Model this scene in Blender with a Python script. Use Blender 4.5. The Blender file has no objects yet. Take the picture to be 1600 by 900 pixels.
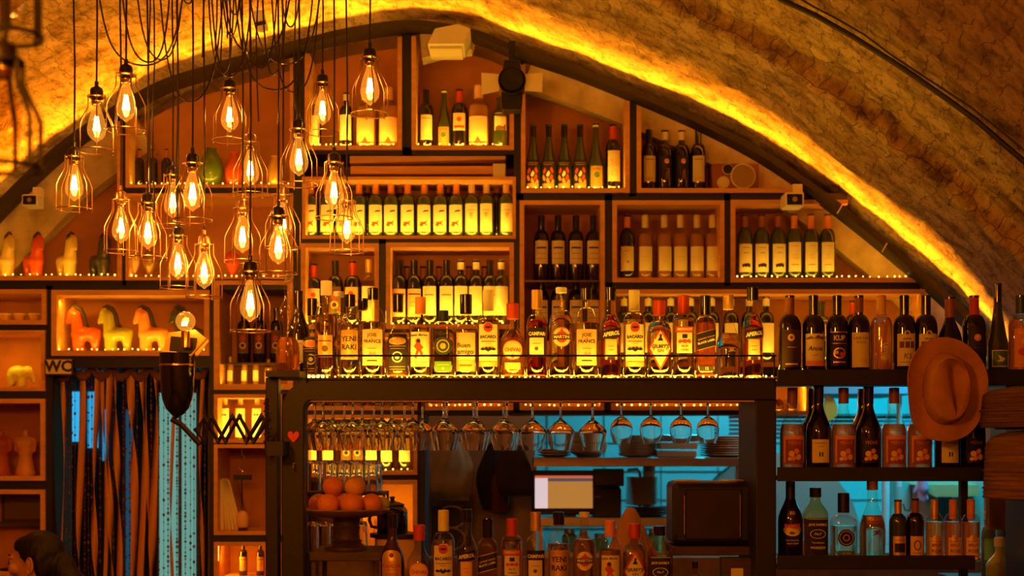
import bpy, bmesh, math, random
from mathutils import Vector, Matrix, noise
random.seed(7)
S = bpy.context.scene
COL = S.collection
PI = math.pi
# ------------------------------------------------------------------ camera, world, exposure, main lights
F = 2222.2; HX, HY, CZ = 800.0, 690.0, 1.45       # focal length in px of a 1600 wide frame, horizon row, eye height
cam = bpy.data.cameras.new('camera'); cam.lens = 50; cam.sensor_width = 36; cam.shift_y = (HY-450)/1600
cam.clip_start = .05; cam.clip_end = 60
cam.dof.use_dof = True; cam.dof.focus_distance = 4.95; cam.dof.aperture_fstop = 2.6
co = bpy.data.objects.new('camera', cam); COL.objects.link(co); co.location = (0, 0, CZ); co.rotation_euler = (PI/2, 0, 0)
S.camera = co
S.view_settings.view_transform = 'Standard'; S.view_settings.look = 'None'
S.view_settings.gamma = 1; S.view_settings.use_curve_mapping = False
S.view_settings.exposure = 0.0
try:
    S.cycles.max_bounces = 14; S.cycles.diffuse_bounces = 3; S.cycles.glossy_bounces = 4
    S.cycles.transmission_bounces = 14; S.cycles.transparent_max_bounces = 40
    S.cycles.caustics_reflective = False; S.cycles.caustics_refractive = False
    S.cycles.sample_clamp_indirect = 3.0; S.cycles.blur_glossy = 0.5
except Exception: pass
w = bpy.data.worlds.new('world'); S.world = w; w.use_nodes = True
w.node_tree.nodes['Background'].inputs[0].default_value = (1, .36, .05, 1)
w.node_tree.nodes['Background'].inputs[1].default_value = .012

def W(px, py, Y): return Vector(((px-HX)*Y/F, Y, CZ+(HY-py)*Y/F))
def XP(px, Y): return (px-HX)*Y/F
def ZP(py, Y): return CZ+(HY-py)*Y/F

ORANGE = (1, .27, .008); YEL = (1, .48, .02); AMB = (1, .31, .008); CYAN = (.01, .72, 1)
def light(kind, name, loc, energy, color, size=.05, size_y=None, aim=None, spread=None):
    l = bpy.data.lights.new(name, kind); l.energy = energy; l.color = color
    if kind == 'AREA':
        l.shape = 'RECTANGLE'; l.size = size; l.size_y = size_y or size
        if spread: l.spread = math.radians(spread)
    else: l.shadow_soft_size = size
    o = bpy.data.objects.new(name, l); COL.objects.link(o); o.location = loc
    if aim is not None:
        o.rotation_euler = Vector(aim).to_track_quat('-Z', 'Y').to_euler()
    return o
# unseen warm fills added on the guests' side (behind the camera); then the kitchen's tubes
light('POINT', 'room_fill', (-1.3, 1.2, 2.35), 140, ORANGE, .12)
light('POINT', 'room_fill', (1.3, .8, 2.3), 165, ORANGE, .12)
light('POINT', 'room_fill', (0.0, -1.0, 2.3), 110, ORANGE, .12)
light('AREA', 'kitchen_tube', (1.7, 8.1, 2.5), 60, CYAN, 1.6, .12, (0, .1, -1))
light('AREA', 'kitchen_tube', (2.4, 7.2, 2.2), 26, CYAN, 1.0, .12, (-.3, .3, -1))
light('POINT', 'kitchen_fill', (-.25, 7.0, 2.35), 5, ORANGE, .08); light('POINT', 'kitchen_fill', (1.2, 6.95, 2.3), 7, ORANGE, .08); light('POINT', 'kitchen_fill', (1.45, 6.92, 1.62), 3.0, ORANGE, .05)  # warm fills added to brighten the ochre wall, dishes and round tray
light('AREA', 'corridor_tube', (-2.35, 7.6, 2.3), 2.5, CYAN, .6, .1, (0, .2, -1))

# ------------------------------------------------------------------ mesh helpers
class MB:
    def __init__(s): s.v = []; s.f = []; s.sm = []
    def add(s, vs, fs, smooth=False):
        o = len(s.v); s.v += [tuple(v) for v in vs]
        for f in fs: s.f.append(tuple(i+o for i in f)); s.sm.append(smooth)
        return s
    def box(s, x0, x1, y0, y1, z0, z1):
        v = [(x, y, z) for z in (z0, z1) for y in (y0, y1) for x in (x0, x1)]
        return s.add(v, [(0,2,3,1),(4,5,7,6),(0,1,5,4),(2,6,7,3),(0,4,6,2),(1,3,7,5)])
    def lathe(s, prof, n=32, c=(0,0,0), sq=None, sx=1, sy=1, smooth=True):
        """prof: (r,z); sq(z)-> superellipse exponent"""
        vs = []; fs = []; m = len(prof)
        for r, z in prof:
            e = sq(z) if sq else 2
            for k in range(n):
                t = 2*PI*k/n; cx, sn = math.cos(t), math.sin(t)
                q = 1 if e == 2 else (abs(cx)**e+abs(sn)**e)**(-1/e)
                vs.append((c[0]+r*q*cx*sx, c[1]+r*q*sn*sy, c[2]+z))
        for i in range(m-1):
            for k in range(n):
                fs.append((i*n+k, i*n+(k+1) % n, (i+1)*n+(k+1) % n, (i+1)*n+k))
        if prof[0][0] > 1e-6: fs.append(tuple(range(n-1, -1, -1)))
        if prof[-1][0] > 1e-6: fs.append(tuple((m-1)*n+k for k in range(n)))
        return s.add(vs, fs, smooth)
    def tube(s, pts, r, n=6, smooth=True, closed=False, flat=None):
        pts = [Vector(p) for p in pts]; vs = []; fs = []; m = len(pts)
        up = None
        for i, p in enumerate(pts):
            if closed: d = pts[(i+1) % m]-pts[i-1]
            else: d = pts[min(i+1, m-1)]-pts[max(i-1, 0)]
            d.normalize()
            if up is None: up = Vector((0, 1, 0)) if abs(d.y) < .9 else Vector((1, 0, 0))
            a = d.cross(up); a.normalize(); b = a.cross(d); up = b.copy() if b.length > .1 else up
            rr = r[i] if isinstance(r, (list, tuple)) else r
            for k in range(n):
                t = 2*PI*k/n
                vs.append(p+a*(rr*math.cos(t))+b*(rr*math.sin(t)*(flat or 1)))
        for i in range(m if closed else m-1):
            j = (i+1) % m
            for k in range(n):
                fs.append((i*n+k, j*n+k, j*n+(k+1) % n, i*n+(k+1) % n))
        if not closed:
            fs.append(tuple(range(n))); fs.append(tuple((m-1)*n+k for k in range(n-1, -1, -1)))
        return s.add(vs, fs, smooth)
    def sphere(s, c, r, n=12, m=8, sx=1, sy=1, sz=1):
        prof = [(max(1e-7, r*math.sin(PI*i/m)), -r*math.cos(PI*i/m)*sz) for i in range(m+1)]
        return s.lathe(prof, n, c, None, sx, sy)
    def prism(s, poly, y0, y1):
        """poly of (x,z) extruded in y"""
        n = len(poly)
        vs = [(x, y0, z) for x, z in poly]+[(x, y1, z) for x, z in poly]
        fs = [tuple(range(n)), tuple(range(2*n-1, n-1, -1))]+[(i, n+i, n+(i+1) % n, (i+1) % n) for i in range(n)]
        return s.add(vs, fs)
    def mesh(s, name, mat):
        me = bpy.data.meshes.new(name); me.from_pydata(s.v, [], s.f)
        me.polygons.foreach_set('use_smooth', s.sm)
        me.materials.append(mat); me.validate(); me.update()
        bm = bmesh.new(); bm.from_mesh(me); bmesh.ops.recalc_face_normals(bm, faces=bm.faces); bm.to_mesh(me); bm.free()
        if any(s.sm): me.set_sharp_from_angle(angle=math.radians(38))
        return me
    def build(s, name, mat, parent=None, loc=None, bevel=0, sharp=None):
        return put(name, s.mesh(name, mat), parent, loc, bevel)

def put(name, me, parent=None, loc=None, bevel=0):
    o = bpy.data.objects.new(name, me); COL.objects.link(o)
    if loc is not None: o.location = loc
    if parent is not None: o.parent = parent
    if bevel:
        b = o.modifiers.new('bevel', 'BEVEL'); b.width = bevel; b.segments = 2; b.limit_method = 'ANGLE'
    return o
def tag(o, label, cat, group=None):
    o['label'] = label; o['category'] = cat
    if group: o['group'] = group
    return o
def thing(name, label, cat, loc=(0,0,0), rz=0, group=None):
    o = bpy.data.objects.new(name, None); COL.objects.link(o); o.location = loc; o.rotation_euler = (0, 0, rz)
    o.empty_display_size = .05
    return tag(o, label, cat, group)
def struct(o): o['kind'] = 'structure'; return o

# ------------------------------------------------------------------ materials
MC = {}
def mat(name, col, rough=.5, metal=0, emit=0, ecol=None, trans=0, ior=1.45, coat=0, var=0, vscale=8, bump=0, bscale=60, stretch=None, spec=None):
    if name in MC: return MC[name]
    m = bpy.data.materials.new(name); m.use_nodes = True; nt = m.node_tree; p = nt.nodes['Principled BSDF']
    c = (*col, 1); p.inputs['Base Color'].default_value = c; p.inputs['Roughness'].default_value = rough
    p.inputs['Metallic'].default_value = metal; p.inputs['Transmission Weight'].default_value = trans
    p.inputs['IOR'].default_value = ior; p.inputs['Coat Weight'].default_value = coat; p.inputs['Coat Roughness'].default_value = .05
    if spec is not None: p.inputs['Specular IOR Level'].default_value = spec
    if emit:
        p.inputs['Emission Color'].default_value = (*(ecol or col), 1); p.inputs['Emission Strength'].default_value = emit
    if var or bump:
        tc = nt.nodes.new('ShaderNodeTexCoord'); src = tc.outputs['Object']
        if stretch:
            mp = nt.nodes.new('ShaderNodeMapping'); mp.inputs['Scale'].default_value = stretch
            nt.links.new(src, mp.inputs['Vector']); src = mp.outputs['Vector']
        if var:
            n = nt.nodes.new('ShaderNodeTexNoise'); n.inputs['Scale'].default_value = vscale; n.inputs['Detail'].default_value = 6
            nt.links.new(src, n.inputs['Vector'])
            r = nt.nodes.new('ShaderNodeValToRGB')
            r.color_ramp.elements[0].position = .3; r.color_ramp.elements[1].position = .7
            r.color_ramp.elements[0].color = (*[x*(1-var) for x in col], 1)
            r.color_ramp.elements[1].color = (*[min(1, x*(1+var*.6)) for x in col], 1)
            nt.links.new(n.outputs['Fac'], r.inputs['Fac']); nt.links.new(r.outputs['Color'], p.inputs['Base Color'])
        if bump:
            n2 = nt.nodes.new('ShaderNodeTexNoise'); n2.inputs['Scale'].default_value = bscale; n2.inputs['Detail'].default_value = 4
            nt.links.new(src, n2.inputs['Vector'])
            b = nt.nodes.new('ShaderNodeBump'); b.inputs['Strength'].default_value = bump; b.inputs['Distance'].default_value = .01
            nt.links.new(n2.outputs['Fac'], b.inputs['Height']); nt.links.new(b.outputs['Normal'], p.inputs['Normal'])
    MC[name] = m; return m
def thin_glass(name, tint=(1,1,1), base=.05, edge=.75, rough=.02):
    """clear shell: see-through face on, mirror-like at grazing angles"""
    if name in MC: return MC[name]
    m = bpy.data.materials.new(name); m.use_nodes = True; nt = m.node_tree; nt.nodes.clear()
    out = nt.nodes.new('ShaderNodeOutputMaterial'); mx = nt.nodes.new('ShaderNodeMixShader')
    tr = nt.nodes.new('ShaderNodeBsdfTransparent'); gl = nt.nodes.new('ShaderNodeBsdfGlossy')
    tr.inputs[0].default_value = (*tint, 1); gl.inputs['Roughness'].default_value = rough
    gl.inputs['Color'].default_value = (1, 1, 1, 1)
    lw = nt.nodes.new('ShaderNodeLayerWeight'); lw.inputs['Blend'].default_value = .5
    pw = nt.nodes.new('ShaderNodeMath'); pw.operation = 'POWER'; pw.inputs[1].default_value = 3.0
    ml = nt.nodes.new('ShaderNodeMath'); ml.operation = 'MULTIPLY_ADD'; ml.inputs[1].default_value = edge; ml.inputs[2].default_value = base
    nt.links.new(lw.outputs['Facing'], pw.inputs[0]); nt.links.new(pw.outputs[0], ml.inputs[0]); nt.links.new(ml.outputs[0], mx.inputs[0])
    nt.links.new(tr.outputs[0], mx.inputs[1]); nt.links.new(gl.outputs[0], mx.inputs[2]); nt.links.new(mx.outputs[0], out.inputs[0])
    MC[name] = m; return m
def emis(name, col, e):
    return mat(name, col, emit=e, ecol=col)

M_black = mat('black_steel', (.014, .010, .008), .5, var=.3, vscale=5, bump=.1, bscale=40)
M_blackgloss = mat('black_gloss', (.008, .007, .007), .08, coat=.6)
M_blackmat = mat('black_plastic', (.007, .006, .005), .4)
M_ply = mat('plywood', (.78, .40, .17), .55, var=.18, vscale=5, stretch=(1, 1, 6), bump=.08, bscale=30)
M_back = mat('back_panel_wood', (.50, .20, .07), .65, var=.22, vscale=6, stretch=(1.2, 1, 1.2), bump=.15, bscale=45)
M_plaster = mat('plaster', (.62, .50, .33), .9, var=.45, vscale=7, bump=.6, bscale=30)
M_darkwood = mat('dark_wood', (.07, .035, .018), .5, var=.4, vscale=6, stretch=(1, 1, 8), bump=.2)
M_brass = mat('brass', (.8, .5, .2), .25, 1)
M_copperwire = mat('cage_wire', (.50, .30, .13), .35, 1)
M_steel = mat('steel', (.55, .5, .45), .3, .9, var=.1)
M_white = mat('white_plastic', (.8, .76, .68), .4)
M_cream = mat('cream_paper', (.82, .72, .50), .6)
M_peach = mat('peach_paper', (.85, .52, .30), .6)
M_gold = mat('gold_foil', (.80, .52, .18), .35, .6)
M_red = mat('red_foil', (.62, .07, .02), .35, .2)
M_orangefoil = mat('orange_foil', (.85, .30, .08), .4)
M_brownfoil = mat('brown_foil', (.30, .10, .04), .4)
M_redprint = mat('red_print', (.60, .06, .03), .6)
M_ink = mat('black_ink', (.015, .01, .01), .6)
M_inkbrown = mat('brown_ink', (.16, .07, .03), .6)
M_whiteprint = mat('white_print', (.85, .78, .62), .6)
M_green = mat('dark_green', (.02, .06, .02), .4)
M_greenprint = mat('green_print', (.06, .16, .03), .5)
M_orangelab = mat('orange_label', (.80, .28, .10), .6)
M_heart = mat('red_enamel', (.75, .05, .02), .4, emit=0)
M_winedark = mat('dark_bottle_glass', (.010, .006, .003), .06, coat=.5, spec=.7)
M_winegreen = mat('green_bottle_glass', (.035, .05, .008), .08, coat=.4, spec=.7)
M_winebrown = mat('brown_bottle_glass', (.05, .018, .004), .08, coat=.4)
G_clear = thin_glass('clear_bottle_glass', (.96, .93, .85), .05, .7)
G_amber = thin_glass('amber_bottle_glass', (.9, .7, .4), .05, .6)
G_bulb = thin_glass('bulb_glass', (1, .88, .62), .05, .6)
def glow_glass():
    # the glass of a burning lamp scatters a little of the filament's light
    m = G_bulb.copy(); m.name = 'lit_bulb_glass'; nt = m.node_tree
    out = next(n for n in nt.nodes if n.type == 'OUTPUT_MATERIAL'); mx = next(n for n in nt.nodes if n.type == 'MIX_SHADER')
    e = nt.nodes.new('ShaderNodeEmission'); e.inputs[0].default_value = (1, .36, .03, 1); e.inputs[1].default_value = .30
    a = nt.nodes.new('ShaderNodeAddShader'); nt.links.new(mx.outputs[0], a.inputs[0]); nt.links.new(e.outputs[0], a.inputs[1]); nt.links.new(a.outputs[0], out.inputs[0])
    return m
G_bulb_lit = glow_glass()
def liquid(name, col, ior=1.33, tr=1): return mat(name, col, .01 if tr == 1 else .08, trans=tr, ior=ior)
L_clear = liquid('clear_spirit', (.97, .90, .68)); L_yellow = liquid('pale_spirit', (.95, .80, .40))
L_red = liquid('red_aperitif', (.85, .10, .02)); L_orange = liquid('orange_aperitif', (.98, .26, .04))
L_amber = liquid('amber_whisky', (.80, .28, .05), tr=.85); L_rose = liquid('rose_wine', (.95, .46, .20), tr=.6); L_olive = liquid('white_wine', (.75, .62, .12))
GLASS = mat('drinking_glass', (1, .98, .94), 0.0, trans=1, ior=1.45)
E_led = emis('led_glow', (1, .62, .10), 5)
E_fil = emis('filament_glow', (1, .60, .16), 90)
E_cyanwin = emis('cyan_window_glow', (.02, .45, .75), 1.1)

# ------------------------------------------------------------------ vault
YW = 6.42
P0 = [(-330,1350),(-325,1000),(-290,800),(-210,610),(-110,450),(0,325),(110,222),(240,140),(330,108),(400,88),(480,66),(560,48),(650,38),(740,52),(810,78),(900,108),
      (1000,148),(1100,192),(1200,245),(1300,315),(1400,395),(1500,485),(1570,570),(1625,690),(1650,800),(1665,1000),(1668,1350)]
def catmull(P, k):
    out = []
    for i in range(len(P)-1):
        a = P[max(i-1, 0)]; b = P[i]; c = P[i+1]; d = P[min(i+2, len(P)-1)]
        for j in range(k):
            t = j/k
            out.append(tuple(.5*(2*b[q]+(c[q]-a[q])*t+(2*a[q]-5*b[q]+4*c[q]-d[q])*t*t+(3*b[q]-a[q]-3*c[q]+d[q])*t**3) for q in range(len(b))))
    out.append(tuple(P[-1])); return out
ARC = [W(x, y, YW) for x, y in catmull(P0, 8)]
ARC = [Vector((p.x, p.z)) for p in ARC]
NRM = []                                            # outward normals of the arch curve
for i, p in enumerate(ARC):
    d = ARC[min(i+1, len(ARC)-1)]-ARC[max(i-1, 0)]; d.normalize(); NRM.append(Vector((-d.y, d.x)))
def resample(n):
    L = [0]
    for i in range(1, len(ARC)): L.append(L[-1]+(ARC[i]-ARC[i-1]).length)
    out = []; j = 0
    for k in range(n):
        s = L[-1]*k/(n-1)
        while j < len(L)-2 and L[j+1] < s: j += 1
        t = (s-L[j])/(L[j+1]-L[j]); out.append((s, ARC[j].lerp(ARC[j+1], t), NRM[j].lerp(NRM[j+1], t).normalized()))
    return out
SK = (-.192, .039)                                    # the barrel runs slightly askew of the back wall
YSTEP = 5.22; STEP = .085; VO = .07              # the vault lies this far outside the lamp channel's curve
def arch_z(X, Y=YW):
    """height of the vault over X at depth Y"""
    k = YW-Y; X0 = X-SK[0]*k
    best = 0
    for i in range(len(ARC)-1):
        a, b = ARC[i], ARC[i+1]
        if a.x <= X0 <= b.x and b.x > a.x: best = max(best, a.y+(b.y-a.y)*(X0-a.x)/(b.x-a.x))
    return best+SK[1]*k+VO+(STEP if Y < YSTEP else 0)
def arch_py(px): return HY-(arch_z(XP(px, YW))-VO-CZ)*F/YW

def vault_mat():
    m = bpy.data.materials.new('whitewashed_brick'); m.use_nodes = True; nt = m.node_tree; p = nt.nodes['Principled BSDF']; L = nt.links.new
    uv = nt.nodes.new('ShaderNodeUVMap'); uv.uv_map = 'UVMap'
    nz = nt.nodes.new('ShaderNodeTexNoise'); nz.inputs['Scale'].default_value = 9; nz.inputs['Detail'].default_value = 3
    L(uv.outputs[0], nz.inputs['Vector'])
    mixv = nt.nodes.new('ShaderNodeMixRGB'); mixv.blend_type = 'ADD'; mixv.inputs[0].default_value = .11
    L(uv.outputs[0], mixv.inputs[1]); L(nz.outputs['Color'], mixv.inputs[2])
    br = nt.nodes.new('ShaderNodeTexBrick'); L(mixv.outputs[0], br.inputs['Vector'])
    br.inputs['Scale'].default_value = 1; br.inputs['Brick Width'].default_value = .075; br.inputs['Row Height'].default_value = .23
    br.inputs['Mortar Size'].default_value = .004; br.inputs['Mortar Smooth'].default_value = .9
    br.offset = .5
    br.inputs['Color1'].default_value = (.74, .54, .30, 1); br.inputs['Color2'].default_value = (.60, .40, .20, 1); br.inputs['Mortar'].default_value = (.52, .34, .16, 1)
    n1 = nt.nodes.new('ShaderNodeTexNoise'); n1.inputs['Scale'].default_value = 6; n1.inputs['Detail'].default_value = 9; n1.inputs['Roughness'].default_value = .72
    L(uv.outputs[0], n1.inputs['Vector'])
    r1 = nt.nodes.new('ShaderNodeValToRGB'); r1.color_ramp.elements[0].position = .36; r1.color_ramp.elements[1].position = .56
    r1.color_ramp.elements[0].color = (.20, .15, .11, 1); r1.color_ramp.elements[1].color = (1, 1, 1, 1); L(n1.outputs['Fac'], r1.inputs['Fac'])
    mul = nt.nodes.new('ShaderNodeMixRGB'); mul.blend_type = 'MULTIPLY'; mul.inputs[0].default_value = .9
    L(br.outputs['Color'], mul.inputs[1]); L(r1.outputs['Color'], mul.inputs[2])
    n2 = nt.nodes.new('ShaderNodeTexNoise'); n2.inputs['Scale'].default_value = 42; n2.inputs['Detail'].default_value = 6; n2.inputs['Roughness'].default_value = .7
    mpp = nt.nodes.new('ShaderNodeMapping'); mpp.inputs['Scale'].default_value = (1, .45, 1); L(uv.outputs[0], mpp.inputs['Vector']); L(mpp.outputs[0], n2.inputs['Vector'])
    r2 = nt.nodes.new('ShaderNodeValToRGB'); r2.color_ramp.elements[0].position = .33; r2.color_ramp.elements[1].position = .47
    r2.color_ramp.elements[0].color = (.22, .15, .10, 1); L(n2.outputs['Fac'], r2.inputs['Fac'])
    mul2 = nt.nodes.new('ShaderNodeMixRGB'); mul2.blend_type = 'MULTIPLY'; mul2.inputs[0].default_value = .75
    L(mul.outputs[0], mul2.inputs[1]); L(r2.outputs['Color'], mul2.inputs[2]); L(mul2.outputs[0], p.inputs['Base Color'])
    p.inputs['Roughness'].default_value = .95; p.inputs['Specular IOR Level'].default_value = .15
    mh = nt.nodes.new('ShaderNodeMath'); mh.operation = 'MULTIPLY_ADD'; mh.inputs[1].default_value = -.35; L(br.outputs['Fac'], mh.inputs[0])
    mh2 = nt.nodes.new('ShaderNodeMath'); mh2.operation = 'ADD'; L(n2.outputs['Fac'], mh2.inputs[0]); L(n1.outputs['Fac'], mh2.inputs[1]); L(mh2.outputs[0], mh.inputs[2])
    b = nt.nodes.new('ShaderNodeBump'); b.inputs['Strength'].default_value = .9; b.inputs['Distance'].default_value = .022
    L(mh.outputs[0], b.inputs['Height']); L(b.outputs['Normal'], p.inputs['Normal'])
    return m
def build_vault():
    RS = resample(420)
    rows = []
    y = 6.74
    while y > 3.0: rows.append(y); y -= .03 if y < 6.4 else .05
    rows += [2.6, 2.0, 1.4, .8, 0, -1, -2.2]
    rows = sorted(set(rows), reverse=True)
    # the step: rows right at it
    rr = []
    for y in rows:
        if y > YSTEP+.012: rr.append((y, 0))
    rr += [(YSTEP, 0), (YSTEP, .33), (YSTEP, .66), (YSTEP, 1)]
    for y in rows:
        if y < YSTEP-.012: rr.append((y, 1))
    vs = []; uvs = []; fs = []; n = len(RS); vacc = 0; last = None
    for (y, st) in rr:
        if last is not None: vacc += abs(y-last[0])+abs(st-last[1])*STEP
        last = (y, st)
        for (s, p, q) in RS:
            k = YW-y
            jag = .030*noise.noise(Vector((s*9, 3.1, 0)))+.022*noise.noise(Vector((s*26, 7.7, 0)))
            yy = y+(jag if abs(y-YSTEP) < .001 else 0)*(1-abs(st-.5)*.6)
            d = VO+st*STEP+.020*noise.noise(Vector((s*1.7, y*1.7, 0)))+.009*noise.noise(Vector((s*9, y*7, 5)))+.006*noise.noise(Vector((s*26, y*19, 9)))
            vs.append((p.x+SK[0]*k+q.x*d, yy, p.y+SK[1]*k+q.y*d)); uvs.append((s, vacc))
    for i in range(len(rr)-1):
        for j in range(n-1): fs.append((i*n+j, i*n+j+1, (i+1)*n+j+1, (i+1)*n+j))
    me = bpy.data.meshes.new('ceiling_vault'); me.from_pydata(vs, [], fs)
    uvl = me.uv_layers.new(name='UVMap')
    for l in me.loops: uvl.data[l.index].uv = uvs[l.vertex_index]
    me.polygons.foreach_set('use_smooth', [True]*len(me.polygons)); me.materials.append(vault_mat())
    struct(put('ceiling', me))
build_vault()

# ------------------------------------------------------------------ room shell
fl = MB().box(-3.4, 3.4, -2.4, 9.3, -.1, 0).build('floor', mat('floor_boards', (.12, .07, .04), .5, var=.4, vscale=4)); struct(fl)
def wallbox(name, x0, x1, y0, y1, z0, z1, m): return struct(MB().box(x0, x1, y0, y1, z0, z1).build(name, m))
YB0, YB1 = 6.74, 6.84
M_wall = mat('wall_paint', (.30, .17, .09), .85, var=.3, bump=.3)
def arch_poly(x0, x1, zlow, inset=0.0, Y=YW, steps=24):
    """(x,z) outline from zlow up to the vault between x0 and x1"""
    pts = [(x1, zlow), (x0, zlow)]
    for i in range(steps+1):
        x = x0+(x1-x0)*i/steps; pts.append((x, max(zlow+.001, arch_z(x, Y)-inset)))
    return pts
XD0, XD1 = XP(75, YB0), XP(325, YB0); ZD = ZP(572, YB0)
XO0, XO1 = XP(655, YB0), XP(1548, YB0); ZO = ZP(643, YB0); ZO0 = .9
wb = MB()
ZTW = 3.9; XO2 = XP(1268, YB0)
wb.box(XD0, XD1, YB0, YB1, ZD, ZTW); wb.box(-3.6, XD0, YB0, YB1, 0, ZTW); wb.box(XD1, XO0, YB0, YB1, 0, ZTW)
wb.box(XO0, XO2, YB0, YB1, ZO, ZTW); wb.box(XO2, XO1, YB0, YB1, ZP(592, YB0), ZTW); wb.box(XO1, 3.6, YB0, YB1, 0, ZTW)
wb.box(XO0, XO1, YB0, YB1, 0, ZO0)
struct(wb.build('wall_back', M_wall))
wallbox('wall_kitchen_back', -.6, 4.6, 9.0, 9.1, 0, 3.2, mat('kitchen_tiles', (.22, .62, .62), .3))
wallbox('wall_kitchen_side', 4.5, 4.6, YB1, 9.0, 0, 3.2, mat('kitchen_paint', (.5, .5, .48), .7))
wallbox('wall_corridor_left', -3.2, -3.1, YB1, 9.0, 0, 3.2, M_wall)
wallbox('wall_partition', -1.05, -.95, YB1, 9.0, 0, 3.2, M_wall)
wallbox('wall_corridor_back', -3.2, -.95, 8.9, 9.0, 0, 3.2, mat('corridor_paint', (.10, .09, .08), .8))
wallbox('wall_hatch_return', -.75, .12, 7.45, 7.55, 0, 3.0, mat('ochre_paint', (.50, .33, .15), .8, var=.25, vscale=2))
struct(MB().box(-3.2, 4.6, YB1, 9.1, 3.1, 3.2).build('ceiling_kitchen', M_wall))
struct(MB().box(-3.6, 3.6, -2.5, -2.4, 0, 4.2).build('wall_front', M_wall))
# tile joints of the kitchen wall
tj = MB()
for i in range(14): tj.box(-.5+i*.36, -.494+i*.36, 8.992, 9.0, .9, 2.6)
for i in range(10): tj.box(-.6, 4.5, 8.992, 9.0, .9+i*.18, .905+i*.18)
struct(tj.build('wall_kitchen_joints', mat('grout', (.12, .16, .17), .8)))

# ------------------------------------------------------------------ steel arch with its hidden light channel, plaster arch behind
def arc_strip(name, m, off0, off1, y0, y1, i0=0, i1=None, parent=None):
    i1 = i1 or len(ARC)-1; vs = []; fs = []
    for i in range(i0, i1+1):
        p, q = ARC[i], NRM[i]
        for (o, y) in ((off0, y0), (off1, y0), (off1, y1), (off0, y1)):
            vs.append((p.x+q.x*o, y, p.y+q.y*o))
    n = i1-i0+1
    for i in range(n-1):
        for k in range(4): fs.append((i*4+k, i*4+(k+1) % 4, i*4+4+(k+1) % 4, i*4+4+k))
    fs.append((0, 1, 2, 3)); fs.append(tuple((n-1)*4+k for k in (3, 2, 1, 0)))
    return MB().add(vs, fs).build(name, m, parent)
def arc_index(px):
    X = XP(px, YW); return min(range(len(ARC)), key=lambda i: abs(ARC[i].x-X)+(9 if ARC[i].y < 1.6 else 0))
iL, iR = arc_index(-100), arc_index(1560)
ac = thing('steel_arch', 'curved black steel channel following the brick vault above the shelves', 'steel arch', (0,0,0))
arc_strip('channel_base', M_black, -.046, -.039, 6.30, 6.425, iL, iR, ac)
arc_strip('channel_lip', M_black, -.046, -.017, 6.293, 6.302, iL, iR, ac)
led_strip = arc_strip('light_strip', E_led, -.039, -.036, 6.400, 6.412, iL, iR, ac)
i = iL+2
while i < iR-1:
    a, b = ARC[i], ARC[min(i+4, iR)]; c = (a+b)/2; q = NRM[min(i+2, iR)]
    sz = (b-a).length
    o = light('AREA', 'arch_strip_lamp', (c.x-q.x*.034, 6.404, c.y-q.y*.034), 7.0*sz/.25, AMB, sz, .012)
    # long side along the arc, shining out at the vault
    TL = math.radians(83); zc = Vector((-q.x*math.cos(TL), math.sin(TL), -q.y*math.cos(TL))); xc = Vector(((b-a).x, 0, (b-a).y)).normalized(); yc = zc.cross(xc)
    o.matrix_world = Matrix(((xc.x, yc.x, zc.x, o.location.x), (xc.y, yc.y, zc.y, o.location.y), (xc.z, yc.z, zc.z, o.location.z), (0,0,0,1)))
    i += 4
struct(arc_strip('wall_plaster_arch', M_plaster, -.12, .0, 6.56, 6.66, arc_index(835), iR)); struct(arc_strip('wall_plaster_arch', M_plaster, -.19, .0, 6.56, 6.66, iL, arc_index(196)))

# ------------------------------------------------------------------ back wall shelving: steel frame + plywood boxes
YF, YK = 6.40, 6.70
sf = thing('shelving_frame', 'black steel frame holding the plywood boxes over the whole back wall', 'shelving frame', (0,0,0))
def fbar(x0, y0, x1, y1, name, d0=.015, clip=False):
    X0, X1 = XP(x0, YF), XP(x1, YF); z1, z0 = ZP(y0, YF), ZP(y1, YF)
    if clip: z1 = min(arch_z(X0, YF), arch_z(X1, YF))-VO-.03
    MB().box(X0, X1, YF+d0, YK, z0, z1).build(name, M_black, sf)
for a in [(628,40,643,240), (803,60,818,645), (983,140,995,306), (1234,0,1240,0), (945,300,957,645), (1132,300,1142,446), (592,372,603,520)]:
    if a[3]: fbar(*a, 'upright', clip=a[1] < 200)
fbar(459, 80, 475, 900, 'upright', clip=True); fbar(650, 645, 664, 935, 'upright')
fbar(70, 446, 80, 1150, 'upright'); fbar(326, 446, 334, 1150, 'upright'); fbar(190, 200, 196, 446, 'upright', clip=True)
for a in [(475,229,803,240), (475,372,803,380), (803,301,1325,312), (945,441,1440,452), (475,512,803,520), (475,640,1200,648), (475,741,650,750),
          (-100,438,459,452), (-60,507,70,516), (-60,611,70,623), (-60,751,70,765), (80,556,326,574), (196,292,459,300), (334,608,459,616), (334,836,459,847), (818,573,1445,584)]:
    fbar(*a, 'crossbar')

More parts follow.
